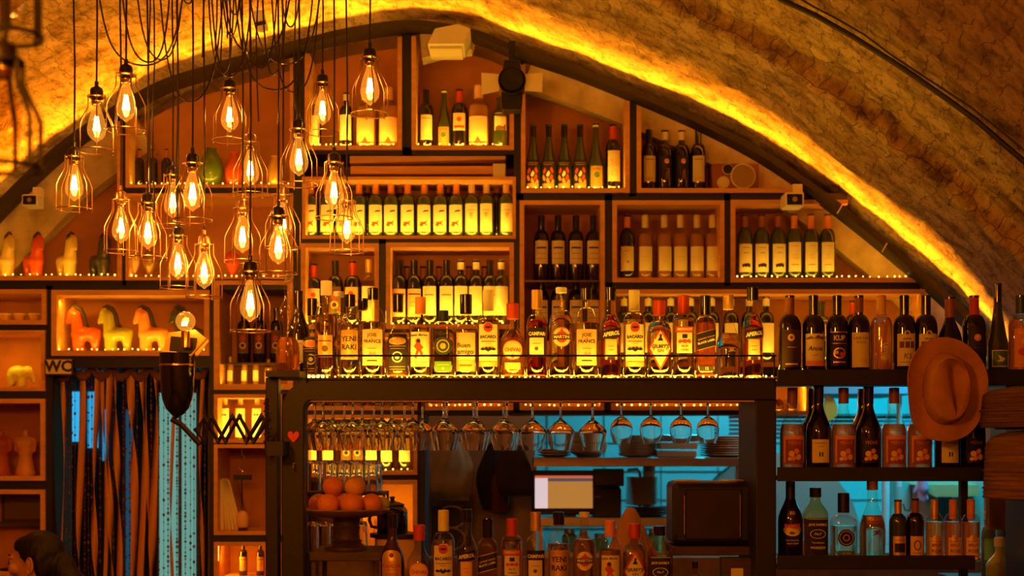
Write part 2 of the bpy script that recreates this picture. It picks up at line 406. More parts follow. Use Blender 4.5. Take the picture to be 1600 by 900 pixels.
LEDN = 0
def strip_lamp(x0, x1, py, Y, e, col=YEL, aim=(0, .55, 1), parent=None, spread=150):
    """a light strip lying along a shelf"""
    X0, X1, z = XP(x0, Y), XP(x1, Y), ZP(py, Y)
    o = light('AREA', 'shelf_strip_lamp', ((X0+X1)/2, Y, z), e, col, X1-X0, .012)
    zc = -Vector(aim).normalized(); xc = Vector((1, 0, 0)); yc = zc.cross(xc)
    o.matrix_world = Matrix(((xc.x, yc.x, zc.x, o.location.x), (xc.y, yc.y, zc.y, o.location.y), (xc.z, yc.z, zc.z, o.location.z), (0,0,0,1)))
    o.data.spread = math.radians(spread)
    return o
def wbox(x0, y0, x1, y1, label, t=7, tl=None, clip=False, bottom=True, led=0, top_led=0, back=M_back, left=True, right=True, beads=True, cap=None):
    """plywood box; outer outline in px at the shelf front"""
    X0, X1 = XP(x0, YF), XP(x1, YF); z1, z0 = ZP(y0, YF), ZP(y1, YF); T = t*YF/F
    r = thing('shelf_box', label, 'shelf box', ((X0+X1)/2, YF, z0)); mx = (X0+X1)/2
    def P(n, a, b, c, d, m=M_ply, ya=0, yb=YK-YF-.012):
        return MB().box(a-mx, b-mx, ya, yb, c-z0, d-z0).build(n, m, r)
    h = lambda X: min((arch_z(X, YF)-VO-.06) if clip else z1, z1 if cap else 99)
    if bottom: P('bottom_panel', X0, X1, z0, z0+T)
    if not clip: P('top_panel', X0, X1, z1-T, z1)
    if cap: P('top_panel', X0+T, XP(cap, YF), z1-T, z1)
    if left: P('side_panel', X0, X0+T, z0+T, (h(X0+T) if clip else z1-T))
    if right: P('side_panel', X1-T, X1, z0+T, (h(X1-T) if clip else z1-T))
    if clip: poly = [(x-mx, min(z-z0, z1-z0 if cap else 99)) for x, z in arch_poly(X0, X1, z0, VO+.03, YF)]
    else: poly = [(X1-mx, 0), (X0-mx, 0), (X0-mx, z1-z0), (X1-mx, z1-z0)]
    MB().prism(poly, YK-YF-.012, YK-YF).build('back_panel', back, r)
    if led:
        strip_lamp(x0+t+2, x1-t-2, y1-t-1.5, YF+.03, led, aim=(0, .45, 1), spread=165)
        if beads:
            b = MB(); X = X0+T+.01; zz = z0+T+.006
            while X < X1-T:
                b.sphere((X-mx, .010, zz-z0+random.uniform(-.001, .003)), random.uniform(.0028, .0045), 6, 4); X += random.uniform(.020, .045)
            b.build('light_string', E_led, r)
    if top_led:
        strip_lamp(x0+t+2, x1-t-2, y0+t+2, YF+.05, top_led, aim=(0, .35, -1), spread=170)
    return r
BX = {}
BX['A1'] = wbox(476, 60, 628, 234, 'clipped plywood box of bottles left of the arch top, behind the cage lamps', clip=True, led=1.1)
BX['A2'] = wbox(643, 60, 803, 234, 'plywood box under the white ceiling wedge at the arch top', clip=True, led=1.1)
BX['A3'] = wbox(814, 120, 984, 301, 'plywood box holding the four leaf-label flute bottles', clip=True, led=.7)
BX['A4'] = wbox(995, 150, 1262, 301, 'plywood box with the small speaker under the sloping arch', clip=True, right=False, beads=False)
BX['H'] = wbox(472, 276, 806, 373, 'long plywood bay of horse-label wine bottles', led=2.0, t=5, beads=False)
BX['B1'] = wbox(470, 380, 592, 514, 'small plywood box left of the box of eight yellow-label wines', led=1.2, top_led=.7)
BX['B2'] = wbox(603, 379, 803, 514, 'wide plywood box below the horse-label bay', led=1.9, top_led=1.0)
BX['B3'] = wbox(812, 313, 945, 573, 'tall plywood box with two tiers of white-label wines')
BX['B4'] = wbox(957, 313, 1132, 441, 'plywood box of six matching cream-label bottles', beads=False, led=.12)
BX['B5'] = wbox(1142, 312, 1438, 441, 'last plywood box on the right, cut off by the arch', clip=True, right=False, led=.6, cap=1325)
BX['C1'] = wbox(955, 452, 1446, 573, 'long plywood bay behind the rack bottles under the six-bottle box', led=2.2, beads=False, top_led=.5)
BX['C2'] = wbox(955, 584, 1182, 641, 'low plywood bay seen just under the rack beam at the right', led=1.5, t=6)
BX['C3'] = wbox(812, 584, 944, 641, 'low plywood bay under the rack beam beside the taller right one', led=1.0, t=6)
BX['C4'] = wbox(664, 584, 802, 641, 'low plywood bay under the rack beam above the hanging bag', led=1.0, t=6)
BX['D1'] = wbox(476, 520, 652, 641, 'plywood bay hidden behind the left end of the rack bottles', led=1.8, beads=False)
BX['D2'] = wbox(476, 648, 652, 742, 'plywood bay of wines behind the hanging goblets', led=1.6, t=6)
BX['D3'] = wbox(560, 750, 652, 870, 'bright plywood box behind the dark jug', top_led=1.6)
BX['E1'] = wbox(334, 436, 458, 609, 'plywood box between the bead curtain and the bar rack', t=9, led=.5, beads=False)
BX['E2'] = wbox(334, 616, 440, 692, 'yellow-lit plywood box behind the scissor arm', t=6, led=1.4, beads=False)
BX['E3'] = wbox(334, 694, 440, 836, 'plywood box of leaning books beside the curtain', t=6)
BX['E4'] = wbox(334, 847, 440, 960, 'lit plywood box under the leaning books', t=6)
BX['F0'] = wbox(-90, 330, 190, 438, 'plywood bay of four standing horse figurines under the arch at the left', clip=True, led=.5)
BX['F0b'] = wbox(196, 302, 458, 438, 'plywood bay of teardrop ornaments behind the low cage lamps', t=5, led=.5)
BX['F00'] = wbox(196, 130, 458, 293, 'plywood bay of dark bottles and vases under the arch behind the cage lamps', clip=True, t=5, led=.7)
BX['F1'] = wbox(-60, 452, 72, 507, 'plywood box of small glass bowls above the elephant', top_led=.2)
BX['F2'] = wbox(-60, 516, 70, 611, 'plywood box holding the yellow elephant', t=6, top_led=.7)
BX['F3'] = wbox(-60, 623, 70, 751, 'plywood box holding two torso figures')
BX['F4'] = wbox(-60, 765, 70, 900, 'plywood box of dark felt hats in the corner')
BX['F5'] = wbox(80, 453, 327, 556, 'long plywood box of four horses above the bead curtain', t=8, led=1.1)
strip_lamp(84, 110, 470, 6.44, .35, aim=(.2, .4, -.4))
# long lamp beside the lower boxes
for (x, y0, y1, nm) in ((339, 852, 876, 'short glowing light stick at the left of the lowest lit box'), (605, 486, 505, 'short glowing light stick beside the yellow-label wine box')):
    v = MB().tube([W(x, y0, 6.42), W(x, y1, 6.42)], .008, 8).build('light_stick', E_led)
    tag(v, nm, 'light')
light('AREA', 'box_lamp', W(348, 862, 6.46), .9, AMB, .03, .1, (1, .6, -.3))

# ------------------------------------------------------------------ text and wrapped decals
TXT = {}
def text_mesh(s, size, bold=0, shear=0, sx=1, mirror=False):
    key = (s, round(size, 5), bold, shear, sx)
    if key in TXT: return TXT[key]
    cu = bpy.data.curves.new('lettering', 'FONT'); cu.body = s; cu.size = size; cu.align_x = 'CENTER'; cu.align_y = 'CENTER'
    cu.offset = bold*size; cu.shear = shear; cu.resolution_u = 2; cu.space_line = .85
    ob = bpy.data.objects.new('lettering', cu); me = bpy.data.meshes.new_from_object(ob)
    bm = bmesh.new(); bm.from_mesh(me); bmesh.ops.triangulate(bm, faces=bm.faces)
    for v in bm.verts: v.co.x *= sx
    TXT[key] = ([tuple(v.co) for v in bm.verts], [tuple(v.index for v in f.verts) for f in bm.faces])
    bm.free(); bpy.data.objects.remove(ob); bpy.data.curves.remove(cu); bpy.data.meshes.remove(me)
    return TXT[key]
def tri_poly(poly, cuts):
    bm = bmesh.new(); vs = [bm.verts.new((x, z, 0)) for x, z in poly]; bm.faces.new(vs)
    bmesh.ops.triangulate(bm, faces=bm.faces)
    for _ in range(cuts): bmesh.ops.subdivide_edges(bm, edges=bm.edges, cuts=1, use_grid_fill=True); bmesh.ops.triangulate(bm, faces=bm.faces)
    bm.verts.index_update(); r = ([(v.co.x, v.co.y, 0) for v in bm.verts], [tuple(v.index for v in f.verts) for f in bm.faces]); bm.free(); return r
def rectgrid(w, h, nx=10, nz=1):
    vs = [(-w/2+w*i/nx, -h/2+h*j/nz, 0) for j in range(nz+1) for i in range(nx+1)]
    fs = [(j*(nx+1)+i, j*(nx+1)+i+1, (j+1)*(nx+1)+i+1, (j+1)*(nx+1)+i) for j in range(nz) for i in range(nx)]
    return vs, fs
def circ(rx, rz=None, n=24): return [(rx*math.cos(2*PI*k/n), (rz or rx)*math.sin(2*PI*k/n)) for k in range(n)]

KINDS = {}
def bottle_kind(key, u, R, hs, hn, rn, H, n=2, sh='round', glass=None, liq=None, cap=None, decos=(), prof=None, ring=True):
    """all lengths in px of the bottle's plane (u metres per px); height 0 = base.
    decos: (kind, x, z, ..., material[, rot]); the first is the label"""
    def shoulder():
        P = []
        for i in range(1, 9):
            t = i/8
            if sh == 'round': a = t*PI/2; P.append((rn+(R-rn)*math.cos(a), hs+(hn-hs)*math.sin(a)))
            elif sh == 'slope': P.append((rn+(R-rn)*(.5+.5*math.cos(t*PI)), hs+(hn-hs)*t))
            else: P.append((rn+(R-rn)*(1-t)**1.5, hs+(hn-hs)*t))
        return P
    if prof is None:
        prof = [(R*.55, 1.2), (R*.8, 0), (R*.93, .3), (R, 2.2), (R, hs*.5), (R, hs)]+shoulder()+[(rn, H-3)]
        if ring: prof += [(rn+.9, H-3), (rn+.9, H)]
        else: prof += [(rn, H)]
    def sqf(z):
        if n == 2: return 2
        if z <= hs: return n
        t = min(1, (z-hs)/max(1, (hn-hs))); return n+(2-n)*min(1, t*1.4)
    def rad(z):
        for i in range(len(prof)-1):
            a, b = prof[i], prof[i+1]
            if a[1] <= z <= b[1] and b[1] > a[1]: return a[0]+(b[0]-a[0])*(z-a[1])/(b[1]-a[1])
        return R
    def wrap(x, z, off):
        r = rad(z)+off; e = sqf(z)
        if e == 2:
            t = x/max(1e-3, r); t = max(-1.5, min(1.5, t)); return (r*math.sin(t)*u, -r*math.cos(t)*u, z*u)
        xx = max(-r*.985, min(r*.985, x)); return (xx*u, -((r**e-abs(xx)**e)**(1/e))*u, z*u)
    parts = []
    def lm(name, pr, m, nseg=28, cutz=None):
        mb = MB(); mb.lathe([(r*u, z*u) for r, z in pr], nseg, sq=(lambda z: sqf(z/u)) if n != 2 else None); return (name, mb.mesh(name, m), [])
    parts.append(lm('glass_body', prof, glass or G_clear, 28 if n == 2 else 40))
    if liq:
        fill, lmat = liq; pr = [(max(.2, r-1.1), max(z, 1.5)) for r, z in prof if z < fill]; pr.append((rad(fill)-1.1, fill))
        pr2 = []
        for q in pr:
            if not pr2 or q[1] > pr2[-1][1]+1e-3 or abs(q[0]-pr2[-1][0]) > 1e-3: pr2.append(q)
        parts.append(lm('liquid', pr2, lmat, 28 if n == 2 else 40))
    if cap:
        c0, cm = cap[0], cap[1]; rc = cap[2] if len(cap) > 2 else rn+1.5; top = H+.6
        parts.append(lm('cap', [(rn+.25, c0), (rc, c0+.2), (rc, (c0+top)/2), (rc, top-1), (rc-.8, top), (.01, top)], cm, 20))
    lab = None; groups = []
    for d in decos:
        k = d[0]; m = d[-1]; rot = 0
        if k == 'text': _, x, z, s, size, opt, m = d; vs, fs = text_mesh(s, size, opt.get('b', 0), opt.get('sh', 0), opt.get('sx', 1)); rot = opt.get('rot', 0); nm = 'lettering'
        elif k == 'rect': _, x, z, w_, h_, m = d[:6]; rot = d[5] if len(d) > 6 else 0; m = d[-1]; vs, fs = rectgrid(w_, h_, max(2, int(w_/3)), max(1, int(h_/6)) if (n != 2 or sh or True) else 1); nm = 'emblem'
        elif k == 'disc': _, x, z, r_, m = d; vs, fs = tri_poly(circ(r_), 2 if r_ > 5 else 1); nm = 'emblem'
        elif k == 'oval': _, x, z, r_, rz_, m = d; vs, fs = tri_poly(circ(r_, rz_), 2); nm = 'emblem'
        elif k == 'poly': _, x, z, pl, m = d; vs, fs = tri_poly(pl, 2); nm = 'emblem'
        c, s_ = math.cos(rot), math.sin(rot)
        pts = [(x+v[0]*c-v[1]*s_, z+v[0]*s_+v[1]*c) for v in vs]
        lvl = .18+.16*len(groups) if lab is None else min(1.3, .18+.13*(len(groups)+1))
        mb = MB(); mb.add([wrap(px_, pz_, lvl) for px_, pz_ in pts], fs)
        if lab is None: lab = ('label', mb, m)
        else: groups.append((nm, mb, m))
    if lab:
        # decals of the same material and name share one sub-part
        merged = {}
        for nm, mb, m in groups:
            if (nm, m.name) in merged: merged[(nm, m.name)][1].add(mb.v, mb.f)
            else: merged[(nm, m.name)] = (nm, mb, m)
        parts.append(('label', lab[1].mesh('label', lab[2]), [(nm, mb.mesh(nm, m)) for nm, mb, m in merged.values()]))
    KINDS[key] = parts
def bottle(key, X, Y, z, label, cat='bottle', group=None, rz=0, name=None, s=1):
    r = thing(name or ('liquor_bottle' if key.startswith('s_') else 'wine_bottle'), label, cat, (X, Y, z), rz, group)
    r.scale = (s, s, s)
    for nm, me, subs in KINDS[key]:
        o = bpy.data.objects.new(nm, me); COL.objects.link(o); o.parent = r
        for n2, m2 in subs:
            q = bpy.data.objects.new(n2, m2); COL.objects.link(q); q.parent = o
    return r
T = lambda x, z, s, size, m, **o: ('text', x, z, s, size, o, m)
def rule(x, z, w, m, h=.7): return ('rect', x, z, w, h, m)

# ---- spirits of the bar rack (drawn at u = plane of the rack)
UR = 4.95/F
CT, CD = G_clear, G_clear
bottle_kind('s_raki', UR, 17, 78, 102, 7, 131, glass=CT, liq=(84, L_clear), cap=(112, M_blackgloss), decos=[('rect', 0, 52, 30, 46, M_gold),
    ('disc', 0, 71, 4, M_orangelab), T(0, 61, 'YENI', 11.5, M_ink, b=.02), T(0, 48, 'RAKI', 11.5, M_ink, b=.02), rule(0, 36, 22, M_ink), rule(0, 32, 18, M_inkbrown)])
bottle_kind('s_france', UR, 19, 84, 112, 7, 141, glass=CT, liq=(88, L_yellow), cap=(123, M_blackgloss), decos=[('rect', 0, 48, 36, 56, M_peach),
    T(0, 67, 'JOIE', 7.5, M_ink, b=.02, sx=1.1), T(0, 61.5, 'DE', 3, M_ink), T(0, 57, 'FRANCE', 7.5, M_ink, b=.02, sx=1.05), rule(0, 46, 14, M_inkbrown), ('poly', 0, 38, [(-6,-3),(-2,3),(1,-1),(5,3),(7,-3)], M_orangelab), rule(0, 27, 17, M_ink, 1.6)])
bottle_kind('s_black', UR, 17.5, 56, 92, 6.5, 131, sh='slope', glass=CT, liq=(62, L_amber), cap=(104, M_blackgloss), decos=[('rect', 0, 40, 36, 58, M_ink),
    ('oval', 0, 58, 15, 6, M_gold), ('disc', 0, 58, 5, M_orangelab), rule(0, 50, 28, M_gold), rule(0, 46, 24, M_gold, .5), ('disc', 0, 33, 8.5, M_cream), ('disc', 0, 33, 6.5, M_ink), ('disc', 0, 33, 3.5, M_cream), rule(0, 18, 28, M_gold), rule(0, 14, 26, M_gold)])
bottle_kind('s_captain', UR, 18, 74, 102, 7, 127, glass=CT, liq=(80, L_yellow), cap=(101, M_orangefoil), decos=[('rect', 0, 45, 33, 54, M_cream),
    T(-3, 67, 'Captain Morgan', 4.7, M_ink, b=.03, sh=.2), ('poly', -2, 46, [(-3,-16),(-7,-14),(-3,-2),(-8,4),(-4,8),(-5,13),(-1,16),(3,12),(3,7),(8,1),(4,-1),(7,-9),(10,-14),(4,-12),(1,-4),(-1,-10)], M_redprint),
    ('disc', -2, 58, 3, M_ink), rule(0, 25, 30, M_inkbrown), T(0, 21, 'SPICED', 4.5, M_inkbrown, b=.02)])
ringd = []
for k in range(16):
    a = 2*PI*k/16; ringd.append(('poly', 12.5*math.cos(a), 50+12.5*math.sin(a), [(math.cos(a+b)*2.3, math.sin(a+b)*2.3) for b in (0, 1.6, 3.1, 4.7)], M_green))
bottle_kind('s_wreath', UR, 18, 82, 91, 7, 106, n=4.5, glass=CT, liq=(80, L_yellow), cap=(90, M_green, 8), decos=[('disc', 0, 50, 13.5, M_green), ('disc', 0, 50, 10, M_gold), ('disc', 0, 50, 8.4, M_green), ('disc', 0, 50, 4.5, M_gold)]+ringd+
    [T(0, 69, 'TEQUILA', 5, M_green, b=.03), ('rect', 0, 18, 26, 16, M_greenprint), rule(0, 21, 18, M_gold), ('disc', 0, 15, 2, M_gold)])
bottle_kind('s_amigo', UR, 16.5, 76, 92, 8, 131, n=2.6, glass=CT, liq=(74, L_yellow), cap=(101, M_blackgloss), decos=[('rect', 0, 41, 29, 60, M_peach),
    T(-3, 51, 'Buen', 10.5, M_ink, b=.02), T(0, 41, 'amigo', 10.5, M_ink, b=.02), ('rect', 0, 20, 29, 17, M_orangelab), rule(0, 20, 20, M_redprint, 3)])
bat = [(-14,0),(-9,3),(-6,1),(-3,4),(0,1),(3,4),(6,1),(9,3),(14,0),(9,-2),(5,-1),(0,-4),(-5,-1),(-9,-2)]
bottle_kind('s_bacardi', UR, 17.5, 86, 104, 7, 138, glass=CT, liq=(92, L_yellow), cap=(106, M_cream), decos=[('rect', 0, 55, 33, 58, M_cream),
    ('disc', 0, 79, 8.5, M_whiteprint), ('disc', 0, 79, 7.5, M_redprint), ('poly', 0, 79, [(x*.38, z*.6) for x, z in bat], M_ink), T(0, 64, 'BACARDI', 6.7, M_ink, b=.035, sx=.98), rule(0, 57, 24, M_inkbrown, 1), rule(0, 53.5, 10, M_inkbrown, .6), ('poly', 0, 45, bat, M_ink), rule(0, 37, 28, M_ink, .6), ('rect', 0, 22, 33, 8, M_gold)])
bottle_kind('s_chivas', UR, 19, 58, 84, 8, 117, sh='slope', glass=CT, liq=(76, L_amber), cap=(93, M_red), decos=[('oval', 0, 44, 17, 15, M_orangelab),
    ('oval', 0, 44, 15, 13, M_peach), T(0, 44, 'CHIVAS', 8, M_redprint, b=.04), ('disc', 0, 34, 3, M_redprint), ('rect', 0, 19, 26, 11, M_orangelab), rule(0, 19, 20, M_gold, 1)])
bottle_kind('s_campari', UR, 16.5, 80, 101, 7, 138, glass=CT, liq=(92, L_red), cap=(109, M_gold), decos=[('rect', 0, 54, 32, 42, M_ink),
    ('rect', 0, 72, 32, 13, M_ink), T(0, 69, 'CAMPARI', 7.6, M_whiteprint, b=.04, sx=.92), ('rect', -1, 49, 24, 28, M_cream), ('disc', -1, 46, 3, M_inkbrown), rule(-1, 54, 12, M_inkbrown), ('rect', -1, 36, 24, 2, M_gold)])
bottle_kind('s_martini', UR, 19.5, 76, 108, 7.2, 142, glass=CT, liq=(98, L_yellow), cap=(134, M_white), decos=[('disc', 0, 64, 15.5, M_gold), ('disc', 0, 64, 14, M_cream), ('disc', 0, 64, 9, M_redprint),
    ('rect', 0, 64, 30, 8, M_ink), T(0, 64, 'MARTINI', 6.8, M_whiteprint, b=.03), rule(0, 53, 10, M_gold), ('poly', 0, 74, [(-3,-2),(0,3),(3,-2)], M_redprint)])
def slant(w, h, k): return [(-w/2, -h/2-k), (0, -h/2), (w/2, -h/2+k), (w/2, h/2+k), (0, h/2), (-w/2, h/2-k)]
bottle_kind('s_aperol', UR, 17, 66, 103, 7.5, 142, sh='slope', glass=CT, liq=(100, L_orange), cap=(122, M_blackgloss),
    prof=[(10,1),(14,0),(16.8,.5),(17,8),(16.2,30),(16.4,60),(17.4,70),(17,80),(14,90),(10.5,97),(8.2,104),(7.5,114),(7.5,139),(8.2,139),(8.2,142)],
    decos=[('poly', 0, 69, slant(32, 15, 2.5), M_ink), T(0, 69, 'APEROL', 8.2, M_whiteprint, b=.05, sh=.25, rot=.15, sx=.95), ('rect', 0, 45, 20, 32, M_gold), ('rect', 0, 46, 17, 28, M_peach), rule(0, 50, 10, M_redprint), rule(0, 44, 8, M_redprint), ('rect', 0, 31, 12, 4, M_ink)])
dm = [(-19,0),(0,34),(19,0),(0,-34)]
bottle_kind('s_gilbeys', UR, 19, 70, 91, 8, 122, n=3, glass=CT, liq=(88, L_yellow), cap=(99, M_red, 9.5), decos=[('poly', 0, 46, dm, M_redprint), ('poly', 0, 46, [(x*.83, z*.83) for x, z in dm], M_cream),
    ('poly', 0, 62, [(-4,-4),(4,-4),(3,-1),(1.5,1),(2.4,6),(-1,6),(-1.5,1),(-3,-1)], M_ink), T(0, 49, "GILBEY'S", 7, M_ink, b=.03), T(0, 42, 'GIN', 6, M_ink, b=.01)])
bottle_kind('s_smirnoff', UR, 17.5, 88, 103, 8, 129, glass=CT, liq=(94, L_yellow), cap=(101, M_red, 9), decos=[('rect', 0, 55, 26, 32, M_cream), ('rect', 0, 76, 34, 9, M_redprint),
    T(0, 76, 'SMIRNOFF', 6.2, M_whiteprint, b=.03, sx=.92), ('rect', 0, 65, 8, 6, M_ink), ('poly', 0, 57, [(-11,0),(-8,3),(-4,1),(0,3),(4,1),(8,3),(11,0),(8,-3),(4,-1),(0,-3),(-4,-1),(-8,-3)], M_redprint), T(0, 49.5, 'No 21', 4, M_ink, b=.03), T(0, 43.5, 'VODKA', 3.6, M_ink, b=.02)])
bottle_kind('s_walker', UR, 15.5, 84, 98, 7, 129, n=5, glass=G_amber, liq=(88, L_amber), cap=(99, M_blackgloss, 8.5), decos=[('poly', 0, 60, slant(30, 27, 4), M_gold), ('poly', 0, 60, slant(30, 25, 4), M_ink),
    T(0, 57, 'BLACK LABEL', 4.6, M_whiteprint, b=.02, rot=.27), T(0, 63, 'JOHNNIE WALKER', 3.2, M_gold, rot=.27, b=.02), ('rect', 0, 15, 22, 8, M_ink), T(0, 15, '12', 6, M_gold, b=.03)])
bottle_kind('s_volare', UR, 19, 40, 80, 8, 130, glass=CT, liq=(70, L_clear), cap=(108, M_gold, 8.4),
    prof=[(12,1),(17,0),(19,2),(19.5,20),(19.8,46),(18.5,58),(15,70),(10.5,80),(8,88),(7.4,104),(7.4,130)],
    decos=[('rect', 0, 64, 27, 13, M_brownfoil), T(0, 65, 'VOLARE', 7, M_gold, b=.04, sx=.95), ('poly', 2, 44, [(-7,-4),(-2,0),(-6,3),(0,4),(6,5),(3,0),(8,-3),(1,-2)], M_inkbrown)])
bottle_kind('s_kahlua', UR, 19, 62, 100, 7, 133, sh='slope', glass=M_winebrown, cap=(112, M_blackgloss), decos=[('rect', 0, 42, 34, 50, M_gold), ('oval', 0, 67, 16.5, 11, M_gold),
    T(0, 53, 'KAHLUA', 8, M_redprint, b=.03), rule(0, 47, 26, M_redprint), T(0, 40, 'COFFEE', 6, M_redprint, b=.02), ('disc', 0, 70, 3.5, M_inkbrown)])
bottle_kind('s_jack', UR, 18, 72, 96, 7.5, 112, n=4.5, sh='slope', glass=G_amber, liq=(66, L_amber), cap=(98, M_blackgloss, 9), decos=[('rect', 0, 38, 31, 58, M_ink), ('rect', 0, 65.5, 30, .8, M_whiteprint), ('rect', 0, 10.5, 30, .8, M_whiteprint),
    T(0, 57, "JACK DANIEL'S", 4.9, M_whiteprint, b=.03, sx=.82), ('oval', 0, 43, 12, 7, M_whiteprint), ('oval', 0, 43, 11, 6.2, M_ink), T(0, 43, 'No.7', 5, M_whiteprint, b=.02), T(0, 30, 'Tennessee', 4.6, M_whiteprint), T(0, 22, 'WHISKEY', 5.4, M_whiteprint, b=.02)])
bottle_kind('s_baileys', UR, 19, 64, 106, 6.5, 124, sh='slope', glass=M_winedark, cap=(98, M_blackmat, 7.2), decos=[('rect', 0, 108, 6, 8, M_cream), T(0, 76, 'RB', 7, M_gold, b=.04),
    ('oval', 0, 50, 15, 8, M_gold), T(0, 56, 'BAILEYS', 8, M_redprint, b=.06, sx=.9), ('oval', 0, 46, 12, 5.5, M_cream), ('poly', 0, 46, [(-6,-1),(-3,2),(2,1),(4,-2),(-2,-3)], M_inkbrown), T(0, 34, 'THE ORIGINAL', 3.2, M_whiteprint), T(0, 29, 'IRISH CREAM', 3.4, M_whiteprint)])
bottle_kind('s_square', UR, 19, 62, 72, 8, 106, n=5.5, glass=CT, liq=(56, L_clear), cap=(76, M_blackmat, 9), decos=[('disc', 0, 38, 13, M_ink), ('disc', 0, 38, 10.8, M_gold), ('disc', 0, 38, 10, M_ink), ('disc', 0, 38, 5, M_gold), ('disc', 0, 38, 4, M_ink), ('rect', 0, 14, 26, 8, M_greenprint), T(0, 14, 'SILVER', 4.6, M_gold, b=.02)])
bottle_kind('s_tall', UR, 18.5, 86, 118, 7.5, 152, glass=CT, liq=(100, L_yellow), cap=(130, M_cream), decos=[('rect', 0, 50, 24, 34, M_gold), rule(0, 58, 20, M_inkbrown, 2), ('disc', 0, 46, 5, M_inkbrown)])
bottle_kind('s_mini', UR, 11, 32, 46, 4, 66, glass=G_amber, liq=(40, L_amber), cap=(54, M_blackgloss), decos=[('rect', 0, 20, 18, 18, M_ink), ('rect', 0, 20, 12, 10, M_cream)])

# ---- wines. u = plane of the shelf they stand on
def wine(key, u, shape, capm, label, glass=M_winedark, H=134, R=17, n=2, liq=None, caph=26):
    hs, hn, rn, sh = {'bdx': (.62, .78, 6.3, 'round'), 'bur': (.48, .80, 6.3, 'slope'), 'flute': (.40, .86, 5.8, 'cone')}[shape]
    k = R/17
    bottle_kind(key, u, R, hs*H, hn*H, rn*k, H, sh=sh, glass=glass, liq=liq, cap=(H-caph, capm, rn*k+.7) if capm else None, decos=label)
UB = 6.52/F
def lab(R, z0, z1, m, *more, w=1.75): return [('rect', 0, (z0+z1)/2, R*w, z1-z0, m)]+list(more)
RB = 12.3
horse = [(-8,-1),(-9,-5),(-7,-5),(-5,-2),(-3,-2),(-4,-7),(-2,-7),(0,-2),(3,-2),(6,-6),(8,-5),(5,0),(5,2),(8,5),(6,6),(3,3),(-2,3),(-5,3),(-8,4),(-6,1)]
H7 = [(x*.75, z*.75) for x, z in horse]
wine('w_horse_red', UB, 'bdx', M_orangefoil, lab(RB, 10, 52, M_whiteprint, ('poly', 0, 23, H7, M_redprint), ('poly', 3, 42, [(-5,-2),(5,0),(5,2),(-2,1)], M_ink), w=1.9), glass=M_winegreen, H=89, R=RB, caph=19)
wine('w_horse_cream', UB, 'bdx', M_peach, lab(RB, 10, 54, M_whiteprint, rule(0, 44, 12, M_inkbrown), ('poly', 0, 36, [(-4,4),(4,4),(0,-5)], M_gold), w=1.7), glass=M_winegreen, H=89, R=RB, caph=18)
leaf = [(-1,-8),(-4,-3),(-2,3),(1,9),(4,2),(2,-4)]
wine('w_leaf', UB, 'flute', M_blackgloss, lab(RB, 5, 49, M_ink, rule(0, 45, 20, M_gold), rule(0, 42, 15, M_gold), ('rect', 0, 9, 20, 7, M_gold), *[('poly', x, z, [(a*sx*.8, b*.62) for a, b in leaf], mm) for x, z, sx, mm in
     ((-6, 32, 1, M_redprint), (6, 33, -1, M_redprint), (-7, 21, -1, M_orangelab), (5, 22, 1, M_redprint), (0, 27, 1, M_cream), (0, 16, -1, M_orangelab), (7, 14, 1, M_orangelab))], w=1.9), H=106, R=RB, caph=20, glass=M_winegreen)
wine('w_flute_green', UB, 'flute', M_cream, lab(RB, 7, 40, M_gold, ('disc', 0, 26, 4.5, M_greenprint), rule(0, 35, 13, M_inkbrown)), H=108, R=RB, caph=6, glass=M_winegreen)
wine('w_swirl', UB, 'bdx', M_red, lab(RB, 16, 64, M_cream, T(0, 44, '26', 15, M_peach, b=.02), T(0, 28, 'O', 15, M_peach, b=.02), rule(0, 60, 12, M_peach)), H=106, R=RB, caph=26)
wine('w_plain', UB, 'bdx', M_blackgloss, lab(RB, 16, 58, M_cream, rule(0, 52, 14, M_inkbrown, 1), rule(0, 22, 10, M_redprint)), H=102, R=RB)
wine('w_noir_flower', UB, 'bdx', M_cream, lab(RB, 36, 56, M_ink, ('disc', 0, 48, 4, M_orangelab), ('disc', 1, 46, 2, M_cream), ('rect', 0, 26, 3, 12, M_inkbrown), w=1.5), H=99, R=13.2, caph=16)
wine('w_name', UB, 'bdx', M_blackgloss, lab(RB, 28, 64, M_cream, ('rect', 0, 53, 16, 2.6, M_ink), rule(0, 44, 14, M_inkbrown), rule(0, 36, 16, M_inkbrown), w=1.85), H=104, R=RB, caph=22)
wine('w_cream', UB, 'bdx', M_cream, lab(RB, 14, 52, M_cream, rule(0, 36, 14, M_gold), rule(0, 30, 10, M_gold), w=1.9), glass=G_clear, liq=(72, L_rose), H=102, R=RB, caph=20)
wine('w_cream_dark', UB, 'bdx', M_orangefoil, lab(RB, 14, 52, M_cream, rule(-3, 45, 10, M_inkbrown), ('disc', 1, 28, 1.5, M_inkbrown), w=1.9), H=102, R=RB, caph=20)
wine('w_tree', UB, 'bdx', M_brownfoil, lab(RB, 12, 56, M_whiteprint, rule(0, 50, 10, M_inkbrown), rule(0, 42, 8, M_inkbrown), ('poly', 0, 22, [(-6,-3),(-2,-1),(-1,-3),(1,-1),(6,-3),(7,2),(3,4),(-3,3),(-7,2)], M_ink), w=1.9), H=103, R=RB, caph=20, glass=M_winegreen)
wine('w_lines', UB, 'bdx', M_orangefoil, lab(RB, 13, 60, M_whiteprint, rule(0, 54, 12, M_gold, 1.5), rule(0, 40, 8, M_gold), rule(0, 34, 10, M_gold), rule(0, 24, 12, M_inkbrown), w=1.8), H=106, R=RB, caph=30, glass=M_winegreen)
wine('w_yellow', UB, 'bdx', M_cream, lab(RB, 16, 60, M_whiteprint, w=1.85), H=100, R=RB, caph=14)
